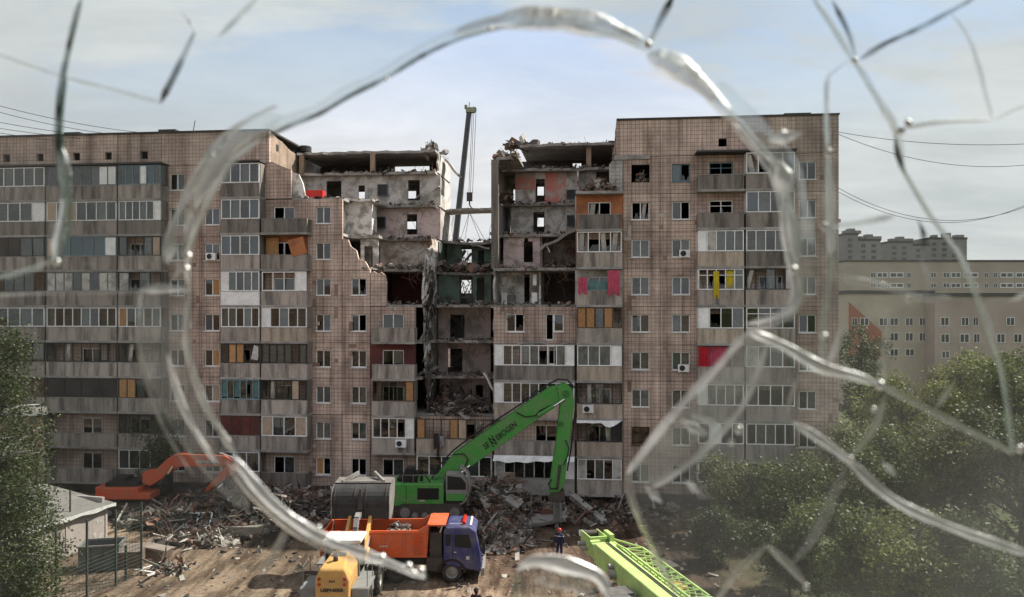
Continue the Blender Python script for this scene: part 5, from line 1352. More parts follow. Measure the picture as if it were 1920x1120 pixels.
b = MB(); b.box(-1.3, 1.3, -2, 6, .9, 1.6); b.box(-1.2, 1.2, -1.5, 2.5, 1.6, 2.8); b.build('carrier', GPAINT, cb_)
for y in (-1.2, .6, 3.2, 5.0):
    for sx in (-1, 1): wheel(cb_, sx * 1.1, y, .6, .6, .4, sx, STEEL, axis='x')
# ------------------------------------------------------------------ fence, shed and bins at lower left
FMET = mat('fence_green', (.05, .065, .055), .6, (.03, .035, .03), 2)
fx = [(45, 1010), (105, 992), (163, 974), (217, 956.5), (265, 942)]
fence = empty('mesh_fence', P(265, 942, 43.9) * Vector((1, 1, 0)) if False else Vector((P(265, 942, 43.9).x, 43.9, 0)), 'tall dark wire fence beside the shed and bins', 'fence')
fo = fence.location.copy(); posts = []
for px, py in fx:
    Y = 10.6 * FPX / (py - HZ); p = P(px, py, Y); posts.append(Vector((p.x, p.y, 0)) - Vector((fo.x, fo.y, 0)))
for p in posts: MB().box(p.x - .045, p.x + .045, p.y - .045, p.y + .045, -.3, 4.0).build('post', FMET, fence)
for a, c in zip(posts[:-1], posts[1:]):
    right = c is posts[-1]; b = MB()
    for i in range(19):
        z = .15 + i * .2 if right or i < 10 else None
        if z: b.bar(a + Vector((0, -.05, z)), c + Vector((0, -.05, z)), .022)
    n = 9
    for i in range(1, n): p = a.lerp(c, i / n); zt_ = 3.85 if right else 1.95; b.bar(p + Vector((0, -.06, .12)), p + Vector((0, -.06, zt_)), .008)
    b.build('wire_panel', FMET, fence)
p = G(236, 1088); tag(MB().box(-.05, .05, -.05, .05, -.3, 1.85).build('short_post', FMET), 'short lone steel post standing inside the wire fence', 'post').location = (p.x, p.y, 0)

SHW = mat('shed_wall', (.37, .32, .30), .9, (.26, .22, .205), .8, streak=True); SHR = mat('shed_roof', (.17, .16, .148), .9, (.11, .1, .092), .8, bump=.3)
c0 = G(201, 1014); c1 = G(48, 1070); d = (c1 - c0); d.z = 0; ln = d.length + 3.5; d.normalize(); rz = math.atan2(d.y, d.x)
sh = empty('shed', (c0.x, c0.y, 0), 'low plastered shed with sloping grey felt roof at lower left', 'shed', rz=rz)
# local x runs along the wall towards the camera, local -y goes back (left)
ht = 2.25
MB().box(0, ln, -.2, 0, -.3, ht).box(0, .2, -5.2, -.2, -.3, ht + .5).box(ln - .2, ln, -5.2, -.2, -.3, ht + .5).box(.2, ln - .2, -5.2, -5.0, -.3, ht + .9).build('wall', SHW, sh)
MB().prism([(-.35, .35, ht - .02), (-.35, .35, ht + .08), (-.35, -5.5, ht + 1.0), (-.35, -5.5, ht + .9)], (ln + .7, 0, 0)).build('roof', SHR, sh)
b = MB(); n = 26
vs = [(-.36 + (ln + .7) * i / n, .36 + .012 * math.sin(i * 1.7), ht + (.1 if j else -.12 + .05 * math.sin(i * 1.1))) for j in (0, 1) for i in range(n + 1)]
b.add(vs, [(i, i + 1, n + 2 + i, n + 1 + i) for i in range(n)]); b.build('eaves_trim', WPAINT, sh)
for x in (.03, 3.1, 6.2): ubox('pilaster', SHW, x, x + .16, -.001, .05, -.2, ht - .1, sh)
ubox('base_strip', RUBM[2], 0, ln, .002, .06, -.2, .1, sh)
rn = random.Random(4)
for i in range(9): x = rn.choice((.4, .5, .7, .9, 1.1, 3.6, 3.9, 4.2, 5.4)); z = rn.uniform(.2, 1.5) if x < 1 else rn.uniform(.2, .5); ubox('bare_patch', RUBM[2], x, x + rn.uniform(.12, .3), .001, .012 + .001 * i, z, z + rn.uniform(.1, .22), sh)
MB().tube([(2.6, -.3, ht - .1), (2.6, -.3, ht + 1.5)], .05, 8).build('roof_pipe', BODYD, sh)

# beige brick building cut by the left edge of the picture
ub = empty('utility_building', (-31.3, 53.5, 0), 'beige brick building at the left edge behind the birch', 'building', rz=rad(31))
MB().box(-9, 0, 0, 5.5, -.4, 7.6).build('wall', BRICK, ub); MB().box(-9.2, .2, -.2, 5.7, 7.6, 7.78).build('roof', SHR, ub); MB().box(-9.2, .22, -.24, -.2, 7.55, 7.75).build('eaves_trim', WPAINT, ub)
for x in (-3.2, -7.2): window(x, x + 1.4, 4.6, 6.2, 'gg', PVC, -.03, ub, 'window', False)
# skip and boxes
SK = mat('skip_paint', (.12, .13, .12), .7, (.07, .07, .065), 1.5)
g = G(192, 1063); sk = empty('skip_container', (g.x, g.y, 0), 'dark green metal skip standing behind the wire fence', 'skip', rz=rad(12))
b = MB()
for (x0, x1, y0, y1) in ((-1.05, 1.05, -.75, -.7), (-1.05, 1.05, .7, .75), (-1.05, -1.0, -.7, .7), (1.0, 1.05, -.7, .7)): b.box(x0, x1, y0, y1, 0, 1.35)
b.box(-1, 1, -.7, .7, 0, .1); b.build('body', SK, sk)
b = MB()
for (x0, x1, y0, y1) in ((-1.12, 1.12, -.82, -.72), (-1.12, 1.12, .72, .82), (-1.12, -1.02, -.72, .72), (1.02, 1.12, -.72, .72)): b.box(x0, x1, y0, y1, 1.35, 1.43)
b.build('rim', STEEL, sk)
for x in (-.5, .1, .7): ubox('rib', SK, x, x + .08, -.8, -.75, .05, 1.33, sk)
g = G(245, 1062); bx = empty('wooden_box', (g.x, g.y, 0), 'brown box with tilted lid standing at the fence end', 'box', rz=rad(10))
WDB = mat('old_boards', (.17, .12, .09), .85, (.09, .065, .05), 2)
MB().box(-.65, .65, -.5, .5, 0, .9).build('body', WDB, bx); MB().prism([(-.72, -.58, .92), (.72, -.58, .92), (.72, .58, 1.12), (-.72, .58, 1.12)], (0, 0, .05)).build('lid', mat('lid_board', (.25, .2, .17), .8), bx)
g = G(287, 1050); tub = empty('broken_chest', (g.x, g.y, .05), 'open brown broken chest lying right of the wooden box', 'box', rz=rad(-12)); tub.rotation_euler = (rad(-10), rad(6), rad(-12))
MB().box(-.85, .85, -.5, -.45, 0, .6).box(-.85, .85, .45, .5, 0, .6).box(-.85, -.8, -.45, .45, 0, .6).box(.8, .85, -.45, .45, 0, .6).build('body', WDB, tub); MB().box(-.8, .8, -.45, .45, 0, .05).build('bottom', WDB, tub); MB().obox((-.05, .2, .66), (1.8, 1.0, .05), Matrix.Rotation(.12, 3, 'X')).build('lid', mat('lid_board', (.25, .2, .17), .8), tub)

# ------------------------------------------------------------------ far buildings on the right
def far_building(name, label, pa, pb, ya, Y, depth, wm, zr=None, rows=(), roofm=None, wsz=None, extra=None, fm=DARKM):
    """front wall between two pixel columns; rows: (py_top, py_bottom, [px0..px1 pairs])"""
    x0, x1 = (pa - CXP) / FPX * Y, (pb - CXP) / FPX * Y
    zt_ = CAMZ - (ya - HZ) / FPX * Y
    e = empty(name, (x0, Y, 0), label, 'building')
    MB().box(0, x1 - x0, 0, depth, -.5, zt_).build('wall', wm, e)
    MB().box(-.3, x1 - x0 + .3, -.3, depth + .3, zt_, zt_ + .5).build('roof', roofm or ROOFF, e)
    for py0, py1, L_ in rows:
        za, zb_ = CAMZ - (py1 - HZ) / FPX * Y, CAMZ - (py0 - HZ) / FPX * Y
        for p0, p1 in L_:
            a, c = (p0 - CXP) / FPX * Y - x0, (p1 - CXP) / FPX * Y - x0
            fw = (c - a) * .07
            b = MB(); b.box(a, c, -.1, -.02, za, za + fw); b.box(a, c, -.1, -.02, zb_ - fw, zb_)
            for u in (a, (a + c) / 2 - fw / 2, c - fw): b.box(u, u + fw, -.1, -.02, za + fw, zb_ - fw)
            f = b.build('window', fm, e)
            for u in (a + fw, (a + c) / 2 + fw / 2): ubox('pane', FARG, u, u + (c - a) / 2 - fw * 1.5, -.06, -.05, za + fw, zb_ - fw, f)
    return e, x0, zt_
FARG = mat('far_glass', (.055, .06, .065), .12, (.03, .034, .038), .3, rnd=.5, spec=.6)
CREAM = mat('cream_wall', (.56, .48, .38), .9, (.42, .36, .29), .25); PINKF = mat('dusty_pink_wall', (.5, .4, .35), .9, (.36, .29, .255), .25); GREYF = mat('far_grey_wall', (.33, .31, .29), .9, (.25, .235, .22), .2); TOWERM = mat('tower_wall', (.27, .26, .26), .9, (.19, .185, .185), .1)
far_building('school_building', 'cream low building with orange gable wedge beyond the trees', 1591, 1748, 551, 121, 14, CREAM, rows=[(596, 611, [(1597, 1607), (1612, 1629), (1648, 1664), (1668, 1684), (1697, 1712), (1723, 1736)]), (624, 640, [(1668, 1684), (1697, 1712), (1723, 1736)]), (654, 668, [(1668, 1684), (1697, 1714)])], fm=PVC)
e = bpy.data.objects['school_building']; ox = e.location.x
MB().prism([((px - CXP) / FPX * 121 - ox, -.04, CAMZ - (py - HZ) / FPX * 121) for px, py in ((1591, 566), (1653, 622), (1653, 670), (1591, 670))], (0, .035, 0)).build('orange_wedge', mat('orange_render', (.42, .17, .10), .9, (.33, .13, .08), .3), e)
far_building('office_block', 'dusty pink low block with paired windows at the right beyond the trees', 1753, 1990, 556, 118, 16, PINKF, rows=[(595, 611, [(1763, 1779), (1802, 1816), (1824, 1834), (1886, 1902)]), (626, 643, [(1763, 1780), (1799, 1817), (1825, 1837), (1868, 1884), (1900, 1916)]), (658, 672, [(1765, 1780), (1800, 1818)])], fm=PVC)
px_ = [(1632, 1642), (1644, 1664), (1668, 1694), (1700, 1708), (1745, 1755), (1768, 1780), (1783, 1801), (1806, 1834), (1845, 1853), (1862, 1870), (1875, 1900), (1904, 1930)]
far_building('long_apartment_block', 'long pale nine-storey block standing behind the low buildings', 1584, 2100, 491, 232, 13, mat('far_beige_wall', (.46, .385, .32), .9, (.36, .3, .25), .15), rows=[(511, 521, px_), (531, 540, px_), (550, 559, px_), (500, 503, [(1588, 1592), (1655, 1659), (1678, 1682), (1818, 1822), (1885, 1889)])], fm=PVC)
def tower(name, label, Y, segs):
    e = empty(name, ((segs[0][0] - CXP) / FPX * Y, Y, 0), label, 'building'); ox = e.location.x
    for p0, p1, py in segs:
        a, c, z = (p0 - CXP) / FPX * Y - ox, (p1 - CXP) / FPX * Y - ox, CAMZ - (py - HZ) / FPX * Y
        q = MB().box(a, c, 0, 15, -.5, z).build('wall_section', TOWERM, e)
        MB().box(a - .2, c + .2, -.2, 15.2, z, z + 1.0).build('roof', ROOFF, q)
        x = a + 1.5; 
        while x < c - 3:
            zz = z - 3.2
            while zz > CAMZ + 18:
                ubox('window', FARG, x, x + 2.2, -.12, -.02, zz, zz + 1.6, q); zz -= 2.9
            x += 5.2
        for i in range(3):
            u = a + (c - a) * (.2 + .3 * i); ubox('roof_hut', TOWERM, u, u + 2.2 + i, 3, 7, z + 1.0, z + 2.6 + (i % 2), q)
    return e
tower('tower_block', 'grey high-rise far behind right beside the torn block edge', 400, [(1584, 1609, 441), (1609, 1651, 452)])
tower('tower_block', 'wider stepped grey high-rise far behind on the right', 410, [(1667, 1712, 456), (1712, 1742, 461), (1742, 1813, 449)])

# ------------------------------------------------------------------ cables and aerial
def cable(label, a, c, sag, r=.022, n=16):
    a, c = Vector(a), Vector(c); m = (a + c) / 2
    pts = [a.lerp(c, i / n) - Vector((0, 0, sag * 4 * (i / n) * (1 - i / n))) for i in range(n + 1)]
    o = MB().tube([p - a for p in pts], r, 5, cap=False).build('overhead_cable', DARKM); o.location = a
    return tag(o, label, 'cable', 'cables strung across the sky')
bp_ = lambda s, y, z: Vector((s * ca + y * sa, D0 - s * sa + y * ca, z))
topL = bp_(S(292), 5, 29.5)
for i, (py, sag) in enumerate(((188, .5), (200, .6), (222, .4), (235, .3), (243, .4))):
    cable('overhead cable ' + ['highest above the left wing', 'second from the top above the left wing', 'third down above the left wing', 'fourth down above the left wing', 'lowest above the left wing'][i], P(-40, py, 58 + i), topL - Vector((0, 0, .25 * i)), sag)
for i, (py, q, qy, sag) in enumerate(((248, 1960, 268, .5), (252, 1960, 305, 1.2), (353, 1960, 372, 2.2), (360, 1960, 366, 2.4))):
    cable('overhead cable ' + ['highest right of the block', 'second from the top right of the block', 'third down right of the block', 'lowest right of the block'][i], P(1572, py, 64), P(q, qy, 62 + i * 2), sag)
ae = empty('roof_aerial', bp_(S(294), 6, RT + .15), 'thin lattice aerial mast on the left wing roof', 'aerial')
MB().tube([(-.35, 0, 0), (.05, 0, 2.3)], .035, 6).build('mast', DARKM, ae)
b = MB()
for x in (-.1, .25): b.bar((x + .1, 0, 0), (x + .1, 0, 1.0), .05)
for z in (.2, .45, .7): b.bar((0, 0, z), (.35, 0, z + .2), .04)
b.box(-.15, .5, -.15, .15, .95, 1.05); b.build('lattice', DARKM, ae)
b = MB(); b.tube([(.05, 0, 1.2), (-2.6, 0, 0)], .012, 4); b.build('guy_wire', DARKM, ae); MB().tube([(.05, 0, 1.2), (1.8, 0, 0)], .012, 4).build('guy_wire', DARKM, ae)

# ------------------------------------------------------------------ trees
BARK = mat('bark', (.12, .1, .085), .95, (.06, .05, .042), 5, bump=.6); BIRCH = mat('birch_bark', (.4, .37, .33), .9, (.1, .09, .08), 4)
def leaf_mat(name, c, tr=.35):
    m = bpy.data.materials.new(name); m.use_nodes = True; n, l = m.node_tree.nodes, m.node_tree.links
    b = n['Principled BSDF']; b.inputs['Roughness'].default_value = .55; b.inputs['Specular IOR Level'].default_value = .35
    ge = n.new('ShaderNodeNewGeometry'); t = n.new('ShaderNodeTexNoise'); t.inputs['Scale'].default_value = 1.1; t.inputs['Detail'].default_value = 5; l.new(ge.outputs['Position'], t.inputs[0])
    r = n.new('ShaderNodeValToRGB'); r.color_ramp.elements[0].position = .35; r.color_ramp.elements[0].color = (*[x * .55 for x in c], 1); r.color_ramp.elements[1].position = .65; r.color_ramp.elements[1].color = (c[0] * 1.3, c[1] * 1.2, c[2], 1)
    ri = n.new('ShaderNodeHueSaturation'); mm = n.new('ShaderNodeMath'); mm.operation = 'MULTIPLY_ADD'; mm.inputs[1].default_value = .7; mm.inputs[2].default_value = .65
    l.new(ge.outputs['Random Per Island'], mm.inputs[0]); l.new(mm.outputs[0], ri.inputs['Value']); l.new(t.outputs['Fac'], r.inputs[0]); l.new(r.outputs[0], ri.inputs['Color']); l.new(ri.outputs[0], b.inputs['Base Color'])
    tl = n.new('ShaderNodeBsdfTranslucent'); l.new(ri.outputs[0], tl.inputs[0]); mx_ = n.new('ShaderNodeMixShader'); mx_.inputs[0].default_value = tr
    o = n['Material Output']; l.new(b.outputs[0], mx_.inputs[1]); l.new(tl.outputs[0], mx_.inputs[2]); l.new(mx_.outputs[0], o.inputs[0])
    return m
LEAF = [leaf_mat('leaf_green', (.095, .125, .04)), leaf_mat('leaf_yellow_green', (.16, .185, .055)), leaf_mat('leaf_dark', (.06, .082, .034)), leaf_mat('leaf_grey_green', (.115, .13, .06))]
def tree(label, X, Y, h, rx, seed, lm, clusters=150, per=55, ls=.16, base=.25, droop=0.0, bark=BARK, name='broadleaf_tree', cat='tree', group=None, shape=1.0):
    rn = random.Random(seed); t = empty(name, (X, Y, gz(X, Y)), label, cat, group)
    tr = MB(); lean = (rn.uniform(-.05, .05) * h, rn.uniform(-.05, .05) * h)
    N = 7; spine = [Vector((lean[0] * (i / N) ** 2 + rn.uniform(-.03, .03) * h * .2, lean[1] * (i / N) ** 2, -.2 + h * .9 * i / N)) for i in range(N + 1)]
    r0 = .018 * h + .05
    tr.tube(spine, [r0 * (1 - .85 * i / N) for i in range(N + 1)], 8)
    cz, rzz = h * (base + 1) / 2, h * (1 - base) / 2
    lobes = [(Vector((rn.uniform(-.65, .65) * rx, rn.uniform(-.65, .65) * rx, cz + rn.uniform(-.75, .75) * rzz)), rn.uniform(.28, .5)) for _ in range(11)]
    lv, lf = [], []
    def leafs(c, n, spread):
        for _ in range(n):
            p = c + Vector((rn.gauss(0, spread), rn.gauss(0, spread), rn.gauss(0, spread * .8) - (droop * abs(rn.gauss(0, .6)))))
            if p.z < .15: continue
            a = Vector((rn.uniform(-1, 1), rn.uniform(-1, 1), rn.uniform(-.8, .5))).normalized(); b_ = a.cross(Vector((rn.uniform(-1, 1), rn.uniform(-1, 1), rn.uniform(-1, 1)))).normalized()
            s_ = ls * rn.uniform(.6, 1.3); o = len(lv)
            lv.extend((p, p + a * s_ * .5 + b_ * s_ * .3, p + a * s_, p + a * s_ * .5 - b_ * s_ * .3)); lf.append((o, o + 1, o + 2, o + 3))
    for i in range(clusters):
        lc, lr = rn.choice(lobes); d = Vector((rn.gauss(0, 1), rn.gauss(0, 1), rn.gauss(0, 1))).normalized() * rn.uniform(.55, 1.0)
        c = lc + Vector((d.x * rx * lr, d.y * rx * lr, d.z * rzz * lr * shape))
        c.z = max(c.z, h * base * .8)
        leafs(c, per, rx * .085 + .08)
        if i % 5 == 0:
            z0_ = max(.15 * h, min(c.z - rx * .4, h * .8)); k = min(N - 1, int((z0_ + .2) / (h * .9) * N)); p0 = spine[k].lerp(spine[k + 1], .5)
            mid_ = p0.lerp(c, .5) + Vector((0, 0, .12 * rx)); tr.tube([p0, mid_, c], [r0 * .35, r0 * .2, r0 * .06], 5)
    tr.build('trunk', bark, t, True)
    b = MB(); b.v, b.f, b.m = [tuple(v) for v in lv], lf, [0] * len(lf); b.build('crown', lm, t)
    return t
def tpos(px, Y): return (px - CXP) / FPX * Y
def ttop(py, Y): return CAMZ - (py - HZ) / FPX * Y
GRP = 'trees at the right of the yard'
TR = [  # px, top py, distance, crown radius, leaf material, label
 (1402, 868, 51, 2.6, 3, 'grey-green bushy tree in front of the right wing, nearest the pit'),
 (1500, 846, 49, 3.0, 0, 'round green tree hiding the foot of the right wing corner'),
 (1345, 955, 46, 1.6, 2, 'low dark bush at the left end of the right-hand trees'),
 (1590, 775, 55, 3.2, 3, 'grey-green tree just past the right corner of the block'),
 (1690, 700, 68, 4.2, 1, 'yellow-green tree below the cream building with orange gable'),
 (1790, 672, 72, 4.6, 1, 'yellow-green tree below the dusty pink block'),
 (1890, 655, 66, 4.4, 0, 'tall green tree cut by the right edge of the picture'),
 (1660, 812, 46, 3.4, 0, 'broad green tree in the middle of the right-hand group'),
 (1790, 800, 43, 3.4, 3, 'grey-green tree low in the right-hand group'),
 (1915, 785, 41, 3.2, 2, 'dark green tree at the right edge below the tall one'),
 (1480, 985, 41, 2.2, 2, 'dark low bush right of the bare patch of dirt'),
 (1600, 948, 39, 2.6, 0, 'green bush above the grey parasol'),
 (1720, 965, 36, 2.6, 1, 'yellow-green bush nearest the bottom edge at right'),
 (1860, 955, 35, 2.8, 2, 'dark bush in the lower right corner of the view'),
 (1616, 622, 92, 3.6, 2, 'dark dense tree before the orange gable'),
]
for i, (px, py, Y, rx, li, lab) in enumerate(TR):
    tree(lab, tpos(px, Y), Y, ttop(py, Y), rx, 100 + i, LEAF[li], 250 if rx > 3 else 170, 58, .2 if Y < 60 else .26, .08 if rx < 2.8 else .14, group=GRP, name='bush' if 'bush' in lab.split(',')[0].split(' in ')[0] and 'bushy' not in lab else 'broadleaf_tree', cat='bush' if ' bush ' in lab else 'tree')
tree('drooping grey-green birch at the left edge in front of the shed', tpos(8, 31), 31, 14.6, 2.5, 7, LEAF[2], 600, 75, .13, .04, 1.0, BIRCH, 'birch_tree', group=None)
tree('small dark tree growing against the left wing by the orange excavator', tpos(300, 60), 60, 6.6, 2.2, 8, LEAF[2], 110, 45, .16, .35)
rn = random.Random(77)

# grey parasol at the lower edge
g = G(1692, 1180); pa = empty('parasol', (g.x, g.y, 0), 'grey pointed parasol top at the lower right edge', 'parasol')
b = MB(); zt_ = ttop(1104, g.y); N = 8; b.v = [(0, 0, zt_)] + [(1.3 * math.cos(6.283 * i / N), 1.3 * math.sin(6.283 * i / N), zt_ - .85) for i in range(N)] + [(1.32 * math.cos(6.283 * i / N), 1.32 * math.sin(6.283 * i / N), zt_ - 1.0) for i in range(N)]
b.f = [(0, 1 + i, 1 + (i + 1) % N) for i in range(N)] + [(1 + i, 9 + i, 9 + (i + 1) % N, 1 + (i + 1) % N) for i in range(N)]; b.m = [0] * 16
b.build('canopy', mat('grey_fabric', (.1, .1, .11), .9), pa); MB().tube([(0, 0, 0), (0, 0, zt_)], .03, 8).build('pole', GREYM, pa)

# ------------------------------------------------------------------ people
SKIN = mat('skin', (.38, .24, .18), .6, (.33, .2, .15), 6); NAVY = mat('navy_overall', (.022, .03, .075), .85, (.012, .017, .045), 4); REFL = mat('reflective_band', (.55, .55, .53), .4, (.45, .45, .43), 4); BOOT = mat('boot', (.02, .018, .016), .7); HAIR = mat('dark_hair', (.02, .015, .012), .7); TSH = mat('dark_shirt', (.05, .028, .025), .9, (.03, .018, .017), 4); HELM = mat('red_helmet', (.45, .02, .015), .3, (.4, .02, .015), 4)
def person(label, X, Y, rz, joints, edges, radii, zmats, height):
    t = empty('person', (X, Y, gz(X, Y)), label, 'person', rz=rz)
    names = list(joints); me = bpy.data.meshes.new('body'); me.from_pydata([joints[n] for n in names], [(names.index(a), names.index(c)) for a, c in edges], [])
    o = bpy.data.objects.new('body', me); col.objects.link(o)
    sk = o.modifiers.new('skin', 'SKIN'); sk.use_smooth_shade = True
    for i, n in enumerate(names):
        r = radii[n]; me.skin_vertices[0].data[i].radius = r if isinstance(r, tuple) else (r, r); me.skin_vertices[0].data[i].use_root = (n == 'pelvis')
    ss = o.modifiers.new('sub', 'SUBSURF'); ss.levels = 2; ss.render_levels = 2
    bpy.context.view_layer.update()
    m2 = bpy.data.meshes.new_from_object(o.evaluated_get(bpy.context.evaluated_depsgraph_get()))
    bpy.data.objects.remove(o)
    m2.materials.clear()
    ms = []
    for p in m2.polygons:
        m = zmats(p.center)
        if m not in ms: ms.append(m)
        p.material_index = ms.index(m)
    for m in ms: m2.materials.append(m)
    link('body', m2, t)
    return t
J = dict(pelvis=(0, 0, .96), chest=(0, .02, 1.25), neck=(0, .02, 1.47), head=(0, -.01, 1.60), crown=(0, 0, 1.72), shl=(-.19, .02, 1.42), ell=(-.25, .04, 1.13), wrl=(-.24, -.06, .90), hal=(-.235, -.09, .82), shr=(.19, .02, 1.42), elr=(.26, .05, 1.14), wrr=(.25, -.03, .90), har=(.245, -.06, .82), hil=(-.1, 0, .9), knl=(-.11, -.02, .5), anl=(-.11, .02, .1), tol=(-.12, -.14, .04), hir=(.1, 0, .9), knr=(.12, -.06, .5), anr=(.15, .06, .1), tor=(.17, -.10, .04))
Ed = [('pelvis', 'chest'), ('chest', 'neck'), ('neck', 'head'), ('head', 'crown'), ('chest', 'shl'), ('shl', 'ell'), ('ell', 'wrl'), ('wrl', 'hal'), ('chest', 'shr'), ('shr', 'elr'), ('elr', 'wrr'), ('wrr', 'har'), ('pelvis', 'hil'), ('hil', 'knl'), ('knl', 'anl'), ('anl', 'tol'), ('pelvis', 'hir'), ('hir', 'knr'), ('knr', 'anr'), ('anr', 'tor')]
Rr = dict(pelvis=(.15, .12), chest=(.18, .13), neck=.065, head=.1, crown=.075, shl=.085, ell=.065, wrl=.05, hal=.042, shr=.085, elr=.065, wrr=.05, har=.042, hil=.105, knl=.085, anl=.07, tol=.05, hir=.105, knr=.085, anr=.07, tor=.05)
def hands(t, J, m):
    for sd in ('l', 'r'):
        h = Vector(J['ha' + sd]); sg = -1 if sd == 'l' else 1; b = MB()
        for i, L_ in enumerate((.07, .08, .075, .06)):
            p = h + Vector((0, -.03 + i * .02, -.03)); b.tube([p, p + Vector((0, -.01, -L_ * .55)), p + Vector((-sg * .02, -.015, -L_))], [.011, .01, .008], 6)
        p = h + Vector((-sg * .02, -.035, 0)); b.tube([p, p + Vector((-sg * .02, -.03, -.03)), p + Vector((-sg * .02, -.04, -.06))], [.013, .012, .009], 6)
        tag(b.build('fingers', m, t), kind='stuff')
def wz(c):
    if c.z > 1.5: return SKIN
    if c.z < .13: return BOOT
    if .16 < c.z < .24 or 1.28 < c.z < 1.33: return REFL
    if abs(c.x) > .2 and c.z < .87: return SKIN
    return NAVY
def face(t, hairm, helmet):
    b = MB(); b.tube([(0, -.10, 1.615), (0, -.135, 1.585)], [.012, .018], 6); b.build('nose', SKIN, t)
    for sx in (-1, 1): MB().tube([(sx * .035, -.095, 1.63), (sx * .035, -.108, 1.63)], .011, 6).build('eye', BOOT, t); MB().tube([(sx * .1, .0, 1.6), (sx * .118, .01, 1.61)], [.03, .026], 7).build('ear', SKIN, t)
    MB().box(-.025, .025, -.113, -.1, 1.545, 1.553).build('mouth', mat('lips', (.3, .12, .1), .6), t)
    b = MB(); N = 16; K = 6; rr_ = .125 if helmet else .118
    for j in range(K + 1):
        a = math.pi / 2 * j / K
        for i in range(N): th = 6.283 * i / N; b.v.append((math.cos(th) * rr_ * math.cos(a), .01 + math.sin(th) * rr_ * 1.12 * math.cos(a), 1.645 + math.sin(a) * .125))
    for j in range(K):
        for i in range(N): b.f.append((j * N + i, j * N + (i + 1) % N, (j + 1) * N + (i + 1) % N, (j + 1) * N + i))
    b.m = [0] * len(b.f)
    if helmet:
        b.tube([(0, .005, 1.638), (0, .005, 1.655)], [.155, .14], 16); b.build('hard_hat', HELM, t, True)
    else:
        b.tube([(0, .04, 1.66), (0, .05, 1.52)], [.112, .08], 12); b.build('hair', hairm, t, True)
g = G(1049, 1048); w_ = person('person in navy work overall and red hard hat standing below the breaker', g.x, g.y, rad(165), J, Ed, Rr, wz, 1.75); hands(w_, J, SKIN); face(w_, HAIR, True)
def wz2(c):
    if c.z > 1.49: return SKIN
    if abs(c.x) > .215 and c.z < 1.22: return SKIN
    if c.z > .92: return TSH
    return NAVY if c.z > .12 else BOOT
g2 = G(893, 1173); w2 = person('person with dark hair and dark shirt seen from behind at the bottom edge', g2.x, g2.y, rad(175), J, Ed, Rr, wz2, 1.75); hands(w2, J, SKIN); face(w2, HAIR, False)
# ------------------------------------------------------------------ the broken window the view is taken through
YG = 0.62
bw = empty('broken_window', (0, YG, CAMZ - (1330 - HZ) / FPX * YG), 'shattered window pane with a large round hole, seen close up', 'window')
def gp(px, py, dy=0.0): return Vector(((px - CXP) / FPX * (YG + dy), dy, (1330 - HZ) / FPX * YG + (HZ - py) / FPX * (YG + dy)))
PX = YG / FPX
def two_slot(name, dust):
    return glass_mat(name, (.93, .955, .945), .0, 1.5, dust, (.62, .61, .58))
def frac(name, c, alpha, rough=.22, tl=.5, spec=.25):
    m = bpy.data.materials.new(name); m.use_nodes = True; n, l = m.node_tree.nodes, m.node_tree.links; n.clear()
    o = n.new('ShaderNodeOutputMaterial'); di = n.new('ShaderNodeBsdfDiffuse'); tr_ = n.new('ShaderNodeBsdfTranslucent'); gl = n.new('ShaderNodeBsdfGlossy'); tp = n.new('ShaderNodeBsdfTransparent')
    di.inputs[0].default_value = (*c, 1); tr_.inputs[0].default_value = (*c, 1); gl.inputs['Roughness'].default_value = rough; tp.inputs[0].default_value = (.86, .9, .88, 1)
    m1 = n.new('ShaderNodeMixShader'); m1.inputs[0].default_value = tl; l.new(di.outputs[0], m1.inputs[1]); l.new(tr_.outputs[0], m1.inputs[2])
    m2 = n.new('ShaderNodeMixShader'); m2.inputs[0].default_value = spec; l.new(m1.outputs[0], m2.inputs[1]); l.new(gl.outputs[0], m2.inputs[2])
    ge = n.new('ShaderNodeNewGeometry'); nz = n.new('ShaderNodeTexNoise'); nz.inputs['Scale'].default_value = 38; nz.inputs['Detail'].default_value = 5; l.new(ge.outputs['Position'], nz.inputs[0])
    mr = n.new('ShaderNodeMapRange'); mr.inputs[1].default_value = .35; mr.inputs[2].default_value = .65; mr.inputs[3].default_value = alpha * .45; mr.inputs[4].default_value = min(1, alpha * 1.35); l.new(nz.outputs['Fac'], mr.inputs[0])
    m3 = n.new('ShaderNodeMixShader'); l.new(mr.outputs[0], m3.inputs[0]); l.new(tp.outputs[0], m3.inputs[1]); l.new(m2.outputs[0], m3.inputs[2]); l.new(m3.outputs[0], o.inputs[0])
    return m
def glassy(name, white, mixw, rough=.06, thru=.0, gr=.34, gs=.3):
    m = frac(name, white, 1.0, gr, .6, gs); n, l = m.node_tree.nodes, m.node_tree.links
    o = [x for x in n if x.type == 'OUTPUT_MATERIAL'][0]; src = o.inputs[0].links[0].from_socket
    g = n.new('ShaderNodeBsdfRefraction'); g.inputs['Roughness'].default_value = rough; g.inputs['IOR'].default_value = 1.12; g.inputs['Color'].default_value = (.95, .97, .96, 1)
    x = n.new('ShaderNodeMixShader'); x.inputs[0].default_value = mixw; l.new(g.outputs[0], x.inputs[1]); l.new(src, x.inputs[2]); res = x.outputs[0]
    if thru:
        t = n.new('ShaderNodeBsdfTransparent'); t.inputs[0].default_value = (.95, .96, .95, 1); y = n.new('ShaderNodeMixShader'); y.inputs[0].default_value = thru
        l.new(res, y.inputs[1]); l.new(t.outputs[0], y.inputs[2]); res = y.outputs[0]
    l.new(res, o.inputs[0]); return m
